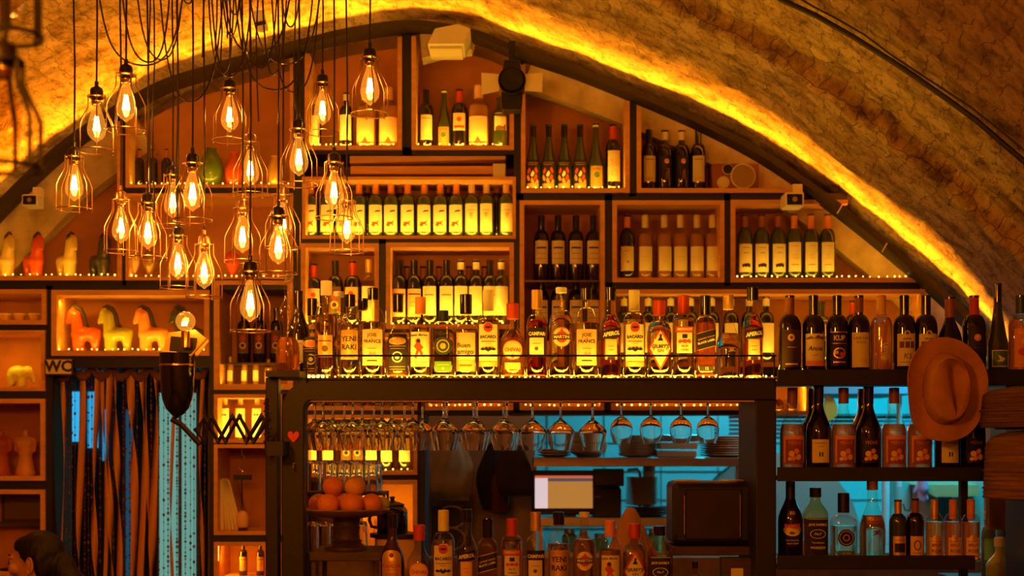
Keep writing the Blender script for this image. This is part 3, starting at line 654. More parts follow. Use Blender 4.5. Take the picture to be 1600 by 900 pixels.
wine('w_yellow_bar', UB, 'bdx', M_blackgloss, lab(RB, 16, 60, M_whiteprint, ('rect', 0, 47, 15, 1.6, M_inkbrown), w=1.85), H=100, R=RB, caph=24)
wine('w_grey_bar', UB, 'bdx', M_blackgloss, lab(RB, 14, 56, M_peach, ('rect', 0, 48, 20, 2, M_ink), rule(0, 36, 16, M_inkbrown), rule(0, 30, 14, M_inkbrown), w=1.85), H=100, R=RB, caph=24)
wine('w_redlab', UB, 'bdx', M_red, lab(RB, 30, 58, M_peach, ('disc', 0, 48, 4, M_redprint), ('rect', 0, 36, 18, 4, M_redprint)), H=98, R=13, caph=24)
wine('w_white_tall', UB, 'bdx', M_gold, lab(RB, 8, 62, M_whiteprint, w=1.8), glass=G_clear, liq=(70, L_olive), H=104, R=RB, caph=20)
wine('w_rose_fat', UB, 'bdx', M_peach, lab(16, 10, 44, M_peach, ('poly', 0, 12, [(-6,-5),(0,5),(6,-5)], M_redprint)), glass=G_clear, liq=(60, L_rose), H=88, R=15, caph=18)
wine('w_photo', UB, 'bdx', None, lab(RB, 30, 58, M_cream, ('poly', 0, 38, [(-9,-3),(-3,0),(4,-2),(9,3),(9,-8),(-9,-8)], M_inkbrown), rule(0, 52, 12, M_ink)), glass=M_winegreen, H=84, R=RB)
wine('w_ornate', UB, 'bdx', M_blackgloss, lab(RB, 18, 60, M_inkbrown, ('disc', 0, 45, 5, M_redprint), ('disc', 0, 32, 6, M_peach), ('disc', 0, 32, 3.6, M_ink), ('disc', 0, 20, 3, M_greenprint)), H=100, R=RB)
wine('w_face', UB, 'bdx', M_white, lab(RB, 4, 66, M_whiteprint, ('rect', -3, 52, 5, 3, M_ink), ('rect', 3, 52, 5, 3, M_ink), w=1.9), glass=G_clear, liq=(60, L_olive), H=100, R=RB)
wine('w_half', UB, 'bdx', M_blackgloss, lab(RB, 8, 60, M_whiteprint, ('rect', 0, 42, 23, 9, M_orangelab), rule(0, 52, 12, M_inkbrown), w=1.85), H=104, R=RB)
wine('w_plaindark', UB, 'bdx', M_brownfoil, [], H=100, R=RB)
# front-plane wines
wine('f_circle', UR, 'bdx', M_brownfoil, lab(17, 22, 80, mat('dark_label', (.05, .022, .012), .6), ('disc', -1, 68, 5.5, M_peach), ('disc', -1, 68, 2.4, M_inkbrown), rule(0, 53, 14, M_peach), ('rect', 0, 27, 20, 2.5, M_peach), w=1.95), R=17.5, caph=30)
wine('f_ancea', UR, 'bdx', M_blackgloss, lab(17, 24, 74, M_cream, ('poly', 0, 69, [(-15,-2),(-8,1),(-2,-1),(4,3),(9,0),(15,2),(15,-4),(-15,-4)], M_inkbrown), T(0, 51, 'Ancea', 9.5, M_ink, b=.02, sh=.25), rule(0, 41, 8, M_inkbrown), ('rect', 0, 28, 33, 8, M_orangelab), w=1.95), R=17.5, caph=32)
wine('f_kup', UR, 'bdx', M_blackgloss, lab(17, 24, 78, M_ink, ('rect', 0, 76.5, 30, 1.2, M_gold), T(0, 67, 'KUP', 11, M_whiteprint, b=.03, sx=.9), rule(0, 59, 24, M_gold), ('oval', 0, 44, 10, 8.5, M_gold), ('oval', 0, 44, 8, 6.5, M_ink), ('rect', -5, 45, 6, 5, M_cream), ('disc', 4, 42, 4, M_redprint), rule(0, 30, 20, M_gold, 2), w=1.7), R=17, caph=30)
wine('f_vinkara', UR, 'bdx', M_brownfoil, lab(17, 22, 76, M_cream, T(0, 67, 'VINKARA', 6.4, M_inkbrown), T(0, 60.5, 'ROUGE', 4.4, M_inkbrown), ('disc', 6, 32, 7.5, M_peach), ('disc', 6, 32, 6.6, M_cream), ('disc', 6, 32, 4, M_peach), w=1.8), R=17, caph=26)
wine('f_blush', UR, 'bdx', M_peach, [('rect', 0, 30, 4, .6, M_whiteprint), T(1, 46, 'Blush', 13, M_whiteprint, b=.03, rot=PI/2-.08, sh=.2)], glass=G_clear, liq=(100, L_rose), R=17.5, caph=30)
wine('f_boxes', UR, 'bdx', M_blackgloss, lab(17, 24, 74, M_cream, ('disc', 0, 74, 5, M_cream), ('disc', 0, 75, 2.6, M_inkbrown), T(0, 66, 'GRAND', 4, M_ink, b=.02), ('rect', -8.5, 57, 7, 10, M_inkbrown), ('rect', 0, 57, 7, 10, M_inkbrown), ('rect', 8.5, 57, 7, 10, M_inkbrown), T(0, 39, 'KS', 12, M_inkbrown, sh=.2), rule(0, 30, 22, M_inkbrown), w=1.9), R=17.5, caph=32)
wine('f_burg', UR, 'bur', M_brownfoil, [('rect', 0, 40, 20, 14, M_ink)], R=18.5, H=132, caph=32)
wine('f_circle_red', UR, 'bdx', M_redprint, lab(17, 30, 84, M_ink, ('disc', 0, 68, 5.5, M_orangelab), ('disc', 0, 69, 2.5, M_cream), rule(0, 52, 14, M_inkbrown)), R=18, caph=30)
wine('f_flute', UR, 'flute', M_blackgloss, lab(17, 22, 52, M_ink, ('rect', 0, 37, 29, 27, M_cream), ('rect', 0, 37, 26, 24, M_greenprint), ('poly', 0, 37, [(-7,-5),(-2,-2),(-5,6),(2,2),(8,0),(3,-5)], M_cream)), glass=M_winegreen, R=16, H=158, caph=30)
wine('f_rose_wide', UR, 'bdx', M_green, lab(17, 22, 82, M_orangelab, T(0, 75, 'KOZA', 7, M_whiteprint), ('oval', 2, 62, 8, 6, M_peach), ('oval', -2, 46, 9, 6, M_redprint), rule(0, 30, 20, M_peach), w=1.9), glass=G_clear, liq=(96, L_rose), R=19.5, caph=28)
pict = [('disc', -5, 34, 4.5, M_peach), ('disc', 3, 38, 4, M_orangelab), ('disc', 6, 29, 4.5, M_peach), ('disc', -2, 27, 3.5, M_orangelab), ('disc', -8, 26, 3, M_peach), ('disc', 1, 31, 2, M_redprint)]
M_lbrown = mat('russet_print', (.28, .07, .03), .6)
wine('f_urla_rose', UR, 'bur', M_brownfoil, lab(19, 20, 62, M_orangefoil, ('rect', 0, 37, 29, 38, M_lbrown), T(0, 51, 'YEDUS', 7.2, M_orangelab, b=.01), *pict, w=1.9), glass=G_clear, liq=(80, L_rose), R=19.5, H=136, caph=24)
wine('f_urla_dark', UR, 'bur', M_blackgloss, lab(19, 20, 58, M_ink, T(0, 51, 'YEDUS', 6.8, M_orangelab), *pict, w=1.5), R=19.5, H=138, caph=26)
wine('f_paper_dark', UR, 'bur', M_blackgloss, lab(19, 20, 56, M_cream, T(0, 50, 'CHARDO', 4.4, M_inkbrown), ('rect', -2, 33, 2.2, 7, M_ink), ('rect', 2, 33, 2.2, 7, M_ink), rule(0, 45, 10, M_inkbrown, .6), w=1.5), R=19.5, H=140, caph=28)
US = UR
wine('f_small_green', US, 'bdx', M_gold, lab(13, 8, 40, M_gold, ('rect', 0, 22, 17, 14, M_ink), rule(0, 34, 14, M_inkbrown)), glass=M_winegreen, R=13.5, H=96, caph=34)
wine('f_small_red', US, 'bdx', M_brownfoil, lab(13, 8, 40, M_peach, ('oval', 0, 26, 6, 8, M_inkbrown), ('oval', 0, 26, 4, 6, M_peach), rule(0, 14, 14, M_inkbrown), w=1.7), R=13.5, H=98, caph=30)
cl = [('disc', 0, 37, 6, M_gold), rule(0, 32, 20, M_inkbrown, .6), T(0, 26, 'BRUT', 6.5, M_inkbrown, b=.02), T(0, 17, 'ROSE', 7, M_inkbrown, b=.02), rule(0, 9, 18, M_inkbrown, .6)]
wine('f_small_yellow', US, 'bdx', M_gold, lab(13, 6, 38, M_gold, *cl, w=1.75), glass=G_clear, liq=(62, liquid('sparkling_wine', (.95, .75, .25), tr=.6)), R=14, H=96, caph=30)
wine('f_small_rose', US, 'bdx', M_orangefoil, lab(13, 6, 38, M_peach, *cl, w=1.75), glass=G_clear, liq=(62, L_rose), R=14, H=96, caph=30)

# ------------------------------------------------------------------ bottles on the back wall
YBOT = 6.52
def row(specs, py_floor, group, Y=YBOT, t=7, zoff=0):
    z = ZP(py_floor, YF)+t*YF/F+zoff
    for sp in specs:
        key, px, label = sp[:3]; s = sp[3] if len(sp) > 3 else 1; yy = sp[4] if len(sp) > 4 else Y
        bottle(key, XP(px, yy), yy, z+.0006, label, group=group, rz=random.uniform(-.12, .12), s=s)
ORD = ['first', 'second', 'third', 'fourth', 'fifth', 'sixth', 'seventh', 'eighth', 'ninth', 'tenth', 'eleventh', 'twelfth', 'thirteenth']
row([('w_white_tall', 492, 'pale bottle at the left end of the clipped box left of arch top', .85), ('w_yellow', 541, 'cream-label bottle left of the fat rose bottles under the arch', .9),
     ('w_rose_fat', 572, 'fat rose bottle beside the cream-label one, behind the topmost cage lamp', 1.1), ('w_rose_fat', 607, 'fat rose bottle nearest the upright left of the arch top', 1.12)], 234, 'bottles in the box left of the arch top')
row([('w_plain', 666, 'cream-label wine at the left of the box under the white wedge', .93), ('w_flute_green', 694, 'short dark flask-like bottle second from left under the white wedge', .88), ('w_redlab', 718, 'red-capped bottle in the box under the white wedge', .97),
     ('w_rose_fat', 748, 'wide rose bottle with a peach cap under the white card', 1.15), ('w_photo', 781, 'wine with a dark landscape label behind the black spotlight', .98)], 234, 'bottles in the box under the white wedge')
row([('w_leaf', 833+24.5*i, f'dark flute with a red leaf label, {ORD[i]} of the four') for i in range(4)]+[('w_flute_green', 931, 'white-topped flute right of the four leaf-label flutes'), ('w_swirl', 958, 'red-capped bottle with a cream swirl label right of the flutes')], 301, 'bottles beside the leaf-label flutes')
row([('w_plain', 1014, 'cream-label bottle at the left of the small-speaker box', .96), ('w_noir_flower', 1039, 'dark bottle with a flower emblem, the left one of two alike', .98), ('w_noir_flower', 1065, 'dark bottle with a flower emblem, the right one of two alike', .98), ('w_plain', 1091, 'cream-label bottle nearest the small speaker', .96)], 301, 'bottles left of the small speaker')
hx = [486, 511, 536, 561, 587, 611, 637, 663, 688, 713]
row([('w_horse_red', x, f'red-capped wine with a prancing horse label, {ORD[i]} from left in its bay') for i, x in enumerate(hx)]+
    [('w_horse_cream', x, f'peach-capped wine with a plain pale label, {q} of three in the horse bay') for q, x in zip(('left', 'middle', 'right'), (737, 760, 791))], 373, 'wines in the horse-label bay', t=5)
row([('w_plaindark', x, f'unlabelled dark wine, {ORD[i]} from left in the back rank of the horse bay', .98, 6.60) for i, x in enumerate((524, 574, 625, 700, 776))], 373, 'back rank of the horse-label bay', t=5)
row([('w_redlab', 490, 'red-topped dark bottle at the left of the small box'), ('w_ornate', 524, 'second bottle from left in the small box above the raki', 1.02), ('w_redlab', 551, 'red-labelled round bottle third from left in the small box', 1.04), ('w_white_tall', 576, 'tall pale bottle at the right of the small box above the raki')], 514, 'bottles in the small box above the raki')
bx = [('w_grey_bar', 624), ('w_grey_bar', 647), ('w_yellow_bar', 672), ('w_yellow_bar', 698), ('w_yellow', 720), ('w_yellow', 744), ('w_yellow_bar', 766), ('w_yellow', 783)]
row([(k, x, f'{"peach" if "grey" in k else "glowing yellow"}-label wine, {ORD[i]} of eight in the wide lit box', 1.03) for i, (k, x) in enumerate(bx)], 514, 'wines in the wide lit box')
row([('w_plaindark', x, f'unlabelled dark wine, {ORD[i]} from left behind the eight label wines', .97, 6.60) for i, x in enumerate((636, 661, 686, 733, 757))], 514, 'back rank of the wide lit box')
# glass shelf in the tall box
zt = ZP(437, YF); gs = MB().box(XP(819, YF), XP(938, YF), 6.42, 6.68, zt-.008, zt).build('glass_shelf', mat('shelf_edge', (.07, .045, .03), .2)); tag(gs, 'thin dark shelf dividing the tall box of white-label wines', 'shelf')
for lev, zz in (('upper', zt), ('lower', ZP(573, YF)+7*YF/F+.10)):
    for i, x in enumerate((846, 872, 900, 927)):
        bottle('w_name', XP(x, YBOT), YBOT, zz+.0006, f'white-label red wine, {ORD[i]} from left on the {lev} tier of the tall box', group='wines in the tall box')
pl = MB().box(XP(819, YF), XP(938, YF), 6.44, 6.67, ZP(573, YF)+7*YF/F, ZP(573, YF)+7*YF/F+.10).build('bottle_riser', M_ply, bevel=.003); tag(pl, 'plain plywood riser at the foot of the tall box', 'riser')
row([('w_cream_dark', 980, 'dark cream-label bottle, leftmost of six in their own box')]+[('w_cream', x, f'rose cream-label bottle, {ORD[i+1]} of six in their own box') for i, x in enumerate((1008, 1038, 1063, 1089, 1113))], 441, 'six cream-label bottles')
row([('w_tree', x, f'dark wine with tree drawing on a pale label, {ORD[i]} of three') for i, x in enumerate((1164, 1190, 1216))]+[('w_lines', x, f'pale-label wine near the arch foot, {q} of three', .98) for q, x in (('left', 1241), ('middle', 1267), ('right', 1293))], 441, 'wines in the last box on the right')
row([('w_yellow', x, f'wine half hidden behind the rack bottles, {ORD[i]} from left in the long bay', 1.04) for i, x in enumerate((975, 1013, 1048, 1079, 1112, 1142, 1171, 1197))]+
    [('w_photo', 1283, 'wine behind the Ancea bottle in the long bay', 1.15), ('w_redlab', 1333, 'red-capped wine behind the wine rack in the long bay', 1.0), ('w_plain', 1437, 'wine at the right end of the long bay', 1.0)], 573, 'wines in the long bay')
row([('w_half', 487, 'orange-banded label wine at the far left behind the hanging goblets', .86), ('w_half', 513, 'second orange-banded wine behind the hanging goblets', .86), ('w_ornate', 541, 'dark wine behind the stacked tumblers', .86), ('w_ornate', 560, 'dark wine right of another behind the tumblers', .86), ('w_half', 580, 'orange-banded wine behind the right of the tumblers', .86), ('w_yellow', 604, 'pale-label wine second from the black post under the goblets', .86), ('w_yellow', 632, 'pale-label wine nearest the black post under the goblets', .86)], 742, 'wines behind the hanging goblets', t=6)
row([('w_yellow', x, f'wine almost hidden behind the rack bottles, {ORD[i]} in the left bay') for i, x in enumerate((500, 530, 560, 590, 625))], 641, 'wines in the hidden left bay')
row([('w_rose_fat', 596, 'small red-necked bottle in the bright box behind the jug, left one', .8), ('w_rose_fat', 625, 'small red-necked bottle in the bright box behind the jug, right one', .8)], 870, 'bottles in the bright box behind the jug')
# left column
row([('w_face', x, f'pale bottle with two dark marks on its label, {q} behind the scissor arm', .72) for q, x in (('left', 352), ('middle', 376), ('right', 402))], 692, 'bottles behind the scissor arm', t=6)
zs = ZP(566, YF); g2 = MB().box(XP(343, YF), XP(450, YF), 6.42, 6.68, zs-.007, zs).build('glass_shelf', MC['shelf_edge']); tag(g2, 'thin dark shelf carrying ornate bottles beside the bead curtain', 'shelf')
for i, x in enumerate((381, 406, 432)): bottle('w_ornate', XP(x, YBOT), YBOT, zs+.0006, f'dark bottle with red ornament, {ORD[i]} of three above the little bottles', group='ornate dark bottles', s=.86)
row([('w_cream', 360, 'little pale bottle on the bottom board beside the curtain, leftmost', .43), ('w_cream', 382, 'little pale bottle on the bottom board, second beside the curtain', .43), ('w_cream', 400, 'little pale bottle on the bottom board, third beside the curtain', .43), ('w_rose_fat', 420, 'little round bottle on the bottom board near the rack leg', .45)], 609, 'little bottles beside the curtain', t=9)
row([('w_grey_bar', 380, 'squat dark bottle in the lowest lit box, left one', .52), ('w_grey_bar', 407, 'squat dark bottle in the lowest lit box, right one', .52)], 960, 'bottles in the lowest lit box', zoff=ZP(903, YF)-ZP(960, YF)-.02)
rz_ = MB().box(XP(342, YF), XP(433, YF), 6.43, 6.67, ZP(960, YF)+7*YF/F, ZP(903, YF)+7*YF/F-.0206).build('bottle_riser', M_ply, bevel=.003); tag(rz_, 'plain plywood riser inside the lowest lit box', 'riser')
# upper left dim bottles
row([('w_plaindark', 176+21*i, f'dim dark bottle left of the green vase, {ORD[i]} from the left', .62) for i in range(5)][1:], 293, 'dim bottles left of the vases', t=5)

# ------------------------------------------------------------------ the bar rack
YR = 4.85
ZR = ZP(590, YR)
br = thing('bar_rack', 'big black steel rack over the bar carrying bottles above and goblets below', 'bar rack', (0, 0, 0))
def xr(p): return XP(p, YR)
zb = ZP(625, YR); zt_ = ZP(593, YR)
# front face: bar with rounded left corner, one outline
def rack_face():
    out = []; ox, oz = xr(440), zt_
    R1 = .105; n = 10
    leg_r = xr(475)
    o = [(ox, .905)]
    for k in range(n+1):
        a = PI-PI/2*k/n; o.append((ox+R1+R1*math.cos(a), oz-R1+R1*math.sin(a)))
    o += [(xr(1213), oz), (xr(1213), zb), (leg_r+.03, zb)]
    for k in range(6): a = PI/2+PI/2*k/5; o.append((leg_r+.03+.03*math.cos(a), zb-.03+.03*math.sin(a)))
    o += [(leg_r, .905)]
    return o
MB().prism(rack_face(), YR, YR+.05).build('front_frame', M_black, br, bevel=.004)
MB().prism([(x-.04, z) for x, z in rack_face()], YR+.33, YR+.37).build('rear_frame', M_black, br, bevel=.004)
MB().box(xr(1181), xr(1213), YR, YR+.37, .905, zb).build('post', M_black, br, bevel=.004)
MB().box(xr(476), xr(1213), YR+.05, YR+.34, ZR-.02, ZR).build('shelf_board', mat('smoked_shelf', (.05, .035, .025), .15), br)
MB().box(xr(476), xr(1213), YR-.004, YR+.04, zt_, ZR-.001).build('shelf_lip', M_black, br)
# inner lit timber edge under the beam
MB().box(xr(476), xr(1180), YR+.012, YR+.03, zb-.006, zb).build('under_trim', M_ply, br)
rl = MB()
for p in [478+i*46.2 for i in range(16)]:
    X = xr(p); rl.box(X-.003, X+.003, YR+.06, YR+.32, ZR-.07, ZR-.02); rl.box(X-.014, X+.014, YR+.06, YR+.32, ZR-.073, ZR-.070)
rl.build('glass_rail', M_steel, br)
# guard rail
rd = MB(); zq = ZP(556, YR)
rd.tube([(xr(478), YR-.01, zq), (xr(1212), YR-.01, zq)], .0033, 8)
rd.build('guard_rod', M_blackgloss, br)
for p in (480, 781, 1010, 1209): MB().tube([(xr(p), YR-.01, zt_-.01), (xr(p), YR-.01, zq+.002)], .003, 6).build('rod_post', M_blackgloss, br)
# beads of light on the shelf's front edge
lb = MB(); p = 482
while p < 1210:
    q = random.uniform(.0022, .0042) if p > 505 else .0062
    lb.sphere((xr(p), YR+random.uniform(.004, .03), ZR+.004+random.uniform(-.001, .002)), q, 8, 5); p += random.uniform(6, 14) if p > 505 else 7
o = lb.build('rope_light', E_led); tag(o, 'string of glowing yellow beads along the front edge of the rack shelf', 'rope light')
lb2 = MB(); p = 482
while p < 1205:
    lb2.sphere((XP(p, 5.17), 5.17, ZR+.005), .004, 6, 4); p += random.uniform(8, 13)
o = lb2.build('rope_light', E_led); tag(o, 'string of glowing beads behind the bottles on the rack shelf', 'rope light')
for a, b in ((480, 660), (660, 845), (845, 1030), (1030, 1208)):
    strip_lamp(a, b, 588, YR+.012, 1.3, YEL, (0, .7, 1), spread=140)
    strip_lamp(a, b, 586.5, 5.18, 2.2, YEL, (0, -.35, 1), spread=170)

rack = [('s_tall', 510, 'tall clear bottle with a peach cap at the left end of the rack'), ('s_raki', 547, 'YENI RAKI bottle on the rack'), ('s_france', 583, 'JOIE DE FRANCE bottle with a peach label left of the black-label whisky'),
 ('s_black', 622, 'black-label bottle with an orange emblem on the rack'), ('s_captain', 657, 'spiced rum bottle with a red figure and orange cap on the rack'), ('s_wreath', 693, 'short bottle with a green wreath emblem and dark cap on the rack'),
 ('s_amigo', 728, 'Buen amigo bottle on the rack'), ('s_bacardi', 763, 'BACARDI bottle on the rack between Buen amigo and CHIVAS'), ('s_chivas', 801, 'CHIVAS bottle with a red cap on the rack'), ('s_campari', 839, 'red CAMPARI bottle on the rack'),
 ('s_martini', 877, 'MARTINI bottle with a round label on the rack'), ('s_france', 916, 'JOIE DE FRANCE bottle right of the MARTINI on the rack'), ('s_aperol', 954, 'orange APEROL bottle left of a BACARDI on the rack'), ('s_bacardi', 991, 'BACARDI bottle on the rack beside the GILBEYS gin'),
 ('s_gilbeys', 1030, 'red-capped GILBEYS gin with a diamond label on the rack'), ('s_smirnoff', 1068, 'red-capped SMIRNOFF bottle on the rack'), ('s_walker', 1102, 'whisky with a slanted BLACK LABEL on the rack'), ('s_volare', 1138, 'bell-shaped VOLARE bottle on the rack'), ('s_aperol', 1176, 'orange APEROL bottle at the right end of the rack')]
for k, x, l in rack: bottle(k, XP(x, 4.95), 4.95, ZR+.0006, l, group='bottles along the front of the rack')
for k, x, l in [('s_black', 488, 'dark bottle squeezed behind the tall one at the rack end'), ('s_martini', 529, 'bottle in the second rank between the tall one and the raki'), ('s_raki', 567, 'bottle in the second rank behind the peach-label one')]:
    bottle(k, XP(x, 5.09), 5.09, ZR+.0006, l, group='second rank of the rack')
# decanter and its neighbours on the side ledge
zl = ZP(582, 4.98)
MB().box(XP(424, 4.98), XP(476, 4.98), 4.86, 5.19, zl-.02, zl).build('side_ledge', M_black, br)
MB().box(XP(420, 5.0), XP(440, 5.0), 4.93, 4.99, .905, zl-.02).build('side_post', M_black, br, bevel=.004)
dc = thing('decanter', 'tall clear glass decanter at the left end of the rack', 'decanter', (XP(450, 4.95), 4.95, zl+.0006))
pr = [(10,0),(18,.5),(19,5),(19,30),(18,42),(13,52),(10.5,60),(13,72),(17,86),(16,96),(11,104),(7,112),(6,120),(6,140),(8,143)]
MB().lathe([(r*UR*.98, z*UR) for r, z in pr], 28).build('glass_body', G_clear, dc)
MB().lathe([(max(.1, r-1.5)*UR, (z+1.5)*UR) for r, z in pr[:6]]+[(.0001, 53.6*UR)], 28).build('liquid', L_amber, dc)
MB().sphere((0, 0, 148*UR), 7*UR, 14, 9).build('stopper', GLASS, dc)
bottle('f_paper_dark', XP(466, 5.10), 5.10, zl+.0006, 'dark wine bottle behind the decanter', group='second rank of the rack', s=.95)
# red heart, little tap
hp = [(0,-10),(-6,-4),(-9,1),(-8.5,6),(-5,8),(-1.5,6.5),(0,3),(2,6.5),(5,8),(8.5,6),(9,1),(6,-4)]
o = MB().prism([(xr(459)+x*UR, ZP(682, YR)+z*UR) for x, z in hp], YR-.008, YR-.0005).build('heart_ornament', M_heart, bevel=.002); tag(o, 'small red heart fixed on the left leg of the rack', 'ornament')
o = thing('wall_hook', 'small steel hook on the left rack leg below the red heart', 'hook', (xr(460), YR-.002, ZP(725, YR)))
MB().lathe([(.008,0),(.008,.004)], 12).build('plate', M_steel, o)
MB().tube([(0,-.001,.002),(0,-.02,0),(0,-.028,-.012),(0,-.02,-.022),(0,-.01,-.018)], .0025, 8).build('hook_arm', M_steel, o)

# ------------------------------------------------------------------ hanging glasses
def glass_mesh(kind):
    k = UR*.985
    if kind == 'goblet':   # upside down; foot at z=0, rim below
        o = [(19,0),(18.6,-.6),(3.2,-2.4),(2.0,-6),(2.0,-30),(3.6,-34),(12,-41),(20.5,-49),(22.6,-53),(21.8,-58),(15.6,-83)]
        i = [(14.9,-83),(21.0,-58),(21.8,-53),(19.8,-49.8),(11.5,-42),(3.2,-35.8),(.01,-35)]
    else:
        o = [(16,0),(15.6,-.6),(3,-2.2),(1.9,-6),(1.9,-26),(4,-29.5),(11,-34),(16.4,-41),(18.0,-49),(17.0,-59),(12.5,-72)]
        i = [(11.9,-72),(16.3,-59),(17.2,-49),(15.7,-41.6),(10.4,-35),(3.4,-30.8),(.01,-30.4)]
    prof = [(.01, 1.2), (8, .9)]+o+i
    return MB().lathe([(r*k, z*k) for r, z in prof], 32).mesh('bowl_and_stem', GLASS)
GM = {'goblet': glass_mesh('goblet'), 'wine': glass_mesh('wine')}
def hang(kind, px, Y, label, group, dz=0):
    o = put('hanging_glass', GM[kind], loc=(XP(px, Y), Y, ZR-.0685+.0015+dz)); tag(o, label, 'glass', group); return o
for i, x in enumerate((693, 740, 787, 832, 876, 926)):
    hang('goblet', x, 4.96, f'wide goblet hanging upside down, {ORD[i]} from left in the open front row', 'front row of hanging goblets')
    if i < 3: hang('goblet', x+5, 5.09, f'wide goblet hanging behind the {ORD[i]} one of the open front row', 'back rows of hanging goblets')
for i, x in enumerate((971, 1017, 1064, 1106)): hang('wine', x, 4.96, f'small round wine glass hanging upside down, {ORD[i]} from left', 'small hanging wine glasses')
for j, Y in enumerate((4.95, 5.045, 5.14)):
    for i, x in enumerate((505, 551, 597, 645)):
        hang('goblet', x+(0, 15, -13)[j], Y, f'goblet in the crowded left end, {ORD[i]} from the leg, {("front", "middle", "back")[j]} row', 'crowded hanging goblets')

# ------------------------------------------------------------------ right hand wine rack
YS = 4.80
wr = thing('wine_rack', 'black steel shelves of wine standing right of the bar rack post', 'wine rack', (0, 0, 0))
def xs(p): return XP(p, YS)
def shelf(x0, x1, ytop, ybot, depth=.24):
    MB().box(xs(x0), xs(x1), YS, YS+.012, ZP(ybot, YS), ZP(ytop, YS)).build('front_lip', M_black, wr, bevel=.002)
    z = ZP(ybot, YS)+.004; MB().box(xs(x0), xs(x1), YS+.012, YS+depth, z, z+.012).build('shelf_board', M_black, wr)
    return z+.0126
zA = shelf(1215, 1660, 577, 602); zB = shelf(1215, 1545, 730, 752); zC = shelf(1215, 1524, 868, 890)
MB().box(xs(1529), xs(1541), YS+.19, YS+.22, .905, ZP(602, YS)+.004).build('post', M_black, wr, bevel=.003)
MB().box(xs(1216), xs(1226), YS+.19, YS+.22, .905, ZP(602, YS)+.004).build('post', M_black, wr, bevel=.003)
MB().box(xs(1606), xs(1625), YS+.02, YS+.22, .905, ZP(602, YS)+.004).build('post', M_black, wr, bevel=.003)
YW2 = 4.93
def wrow(sp, z, Y, grp):
    for k, x, l, *r in sp: bottle(k, XP(x, Y), Y, z, l, group=grp, s=(r[0] if r else 1))
wrow([('f_circle', 1234, 'dark-label wine with a round peach emblem at the left of the top shelf'), ('f_ancea', 1271, 'Ancea wine with a cream and orange label'), ('f_kup', 1308, 'KUP wine with a black label'), ('f_vinkara', 1342, 'VINKARA wine with a tall cream label'), ('f_blush', 1377, 'see-through rose bottle with upright Blush lettering'),
      ('f_boxes', 1413, 'wine with three dark squares on its label, left of its twin'), ('f_boxes', 1447, 'wine with three dark squares on its label, partly behind the hat'), ('f_burg', 1484, 'sloping dark wine bottle above the crown of the hat'), ('f_circle_red', 1522, 'red-capped wine with a round orange emblem right of the hat'),
      ('f_flute', 1559, 'tall dark flute bottle with a green picture label', .97), ('f_rose_wide', 1595, 'wide rose bottle with an orange label at the right edge')], zA, YW2, 'wines on the top shelf of the wine rack')
wrow([('f_urla_rose', 1238, 'rose bottle with russet picture label at the left of the middle shelf'), ('f_paper_dark', 1279, 'dark bottle with small cream label, left one of the middle shelf'), ('f_urla_rose', 1318, 'rose bottle with russet picture label between two dark ones'), ('f_urla_dark', 1357, 'dark bottle with a picture label, fourth on the middle shelf'),
      ('f_urla_rose', 1397, 'rose bottle with russet picture label left of the hat'), ('f_urla_rose', 1437, 'rose bottle with russet label half under the hat brim'), ('f_paper_dark', 1480, 'dark bottle with small cream label below the hat'), ('f_urla_dark', 1520, 'dark bottle with a picture label at the right of the middle shelf')], zB, YW2, 'bottles on the middle shelf of the wine rack')
wrow([('f_urla_dark', x, f'dark-necked bottle in the back rank of the middle shelf, {q}', .98) for q, x in (('left one', 1270), ('right one', 1348))], zB, 5.0, 'back rank of the middle shelf')
wrow([('s_baileys', 1235, 'dark BAILEYS bottle on the lowest shelf'), ('s_jack', 1274, "JACK DANIEL'S bottle on the lowest shelf", 1.02), ('s_square', 1318, 'square clear bottle with a round black emblem', 1.0), ('s_volare', 1363, 'tall VOLARE bottle on the lowest shelf', 1.03),
      ('f_small_green', 1403, 'small green wine bottle right of the VOLARE'), ('f_small_red', 1430, 'small dark wine bottle with an oval label'), ('f_small_yellow', 1460, 'small yellow sparkling bottle, left of two rose ones'), ('f_small_rose', 1489, 'small rose sparkling bottle beside the yellow one'), ('f_small_rose', 1517, 'small rose sparkling bottle at the end of the lowest shelf')], zC, YW2, 'bottles on the lowest shelf of the wine rack')
light('AREA', 'rack_strip_lamp', (XP(1490, 4.98), 5.02, zC+.003), .25, AMB, .2, .01, (0, .2, 1)).rotation_euler = (PI, 0, 0)

# ------------------------------------------------------------------ back bar counter with the bottom row
ct = thing('bar_counter', 'dark back counter that carries the rack and the lowest row of spirits', 'counter', (0, 0, 0))
MB().box(XP(430, 4.7), XP(1660, 4.7), 4.66, 5.5, .865, .905).build('worktop', mat('dark_worktop', (.03, .02, .015), .25), ct, bevel=.004)
MB().box(XP(440, 4.7), XP(1640, 4.7), 4.72, 5.46, 0, .865).build('cabinet', M_darkwood, ct)
bot = [('s_kahlua', 613, 'KAHLUA bottle in the lowest row'), ('s_chivas', 655, 'CHIVAS bottle in the lowest row'), ('s_bacardi', 693, 'BACARDI bottle in the lowest row'), ('s_aperol', 729, 'nearly empty APEROL bottle in the lowest row'), ('s_walker', 762, 'slanted BLACK LABEL whisky in the lowest row'), ('s_smirnoff', 800, 'SMIRNOFF bottle in the lowest row'),
       ('s_campari', 837, 'nearly empty CAMPARI bottle in the lowest row'), ('s_raki', 873, 'YENI RAKI bottle in the lowest row'), ('s_martini', 913, 'MARTINI bottle in the lowest row'), ('s_captain', 953, 'spiced rum bottle in front of the draped cloth'), ('s_gilbeys', 991, 'red-capped GILBEYS gin in front of the draped cloth'), ('s_jack', 1030, "JACK DANIEL'S bottle right of the draped cloth")]
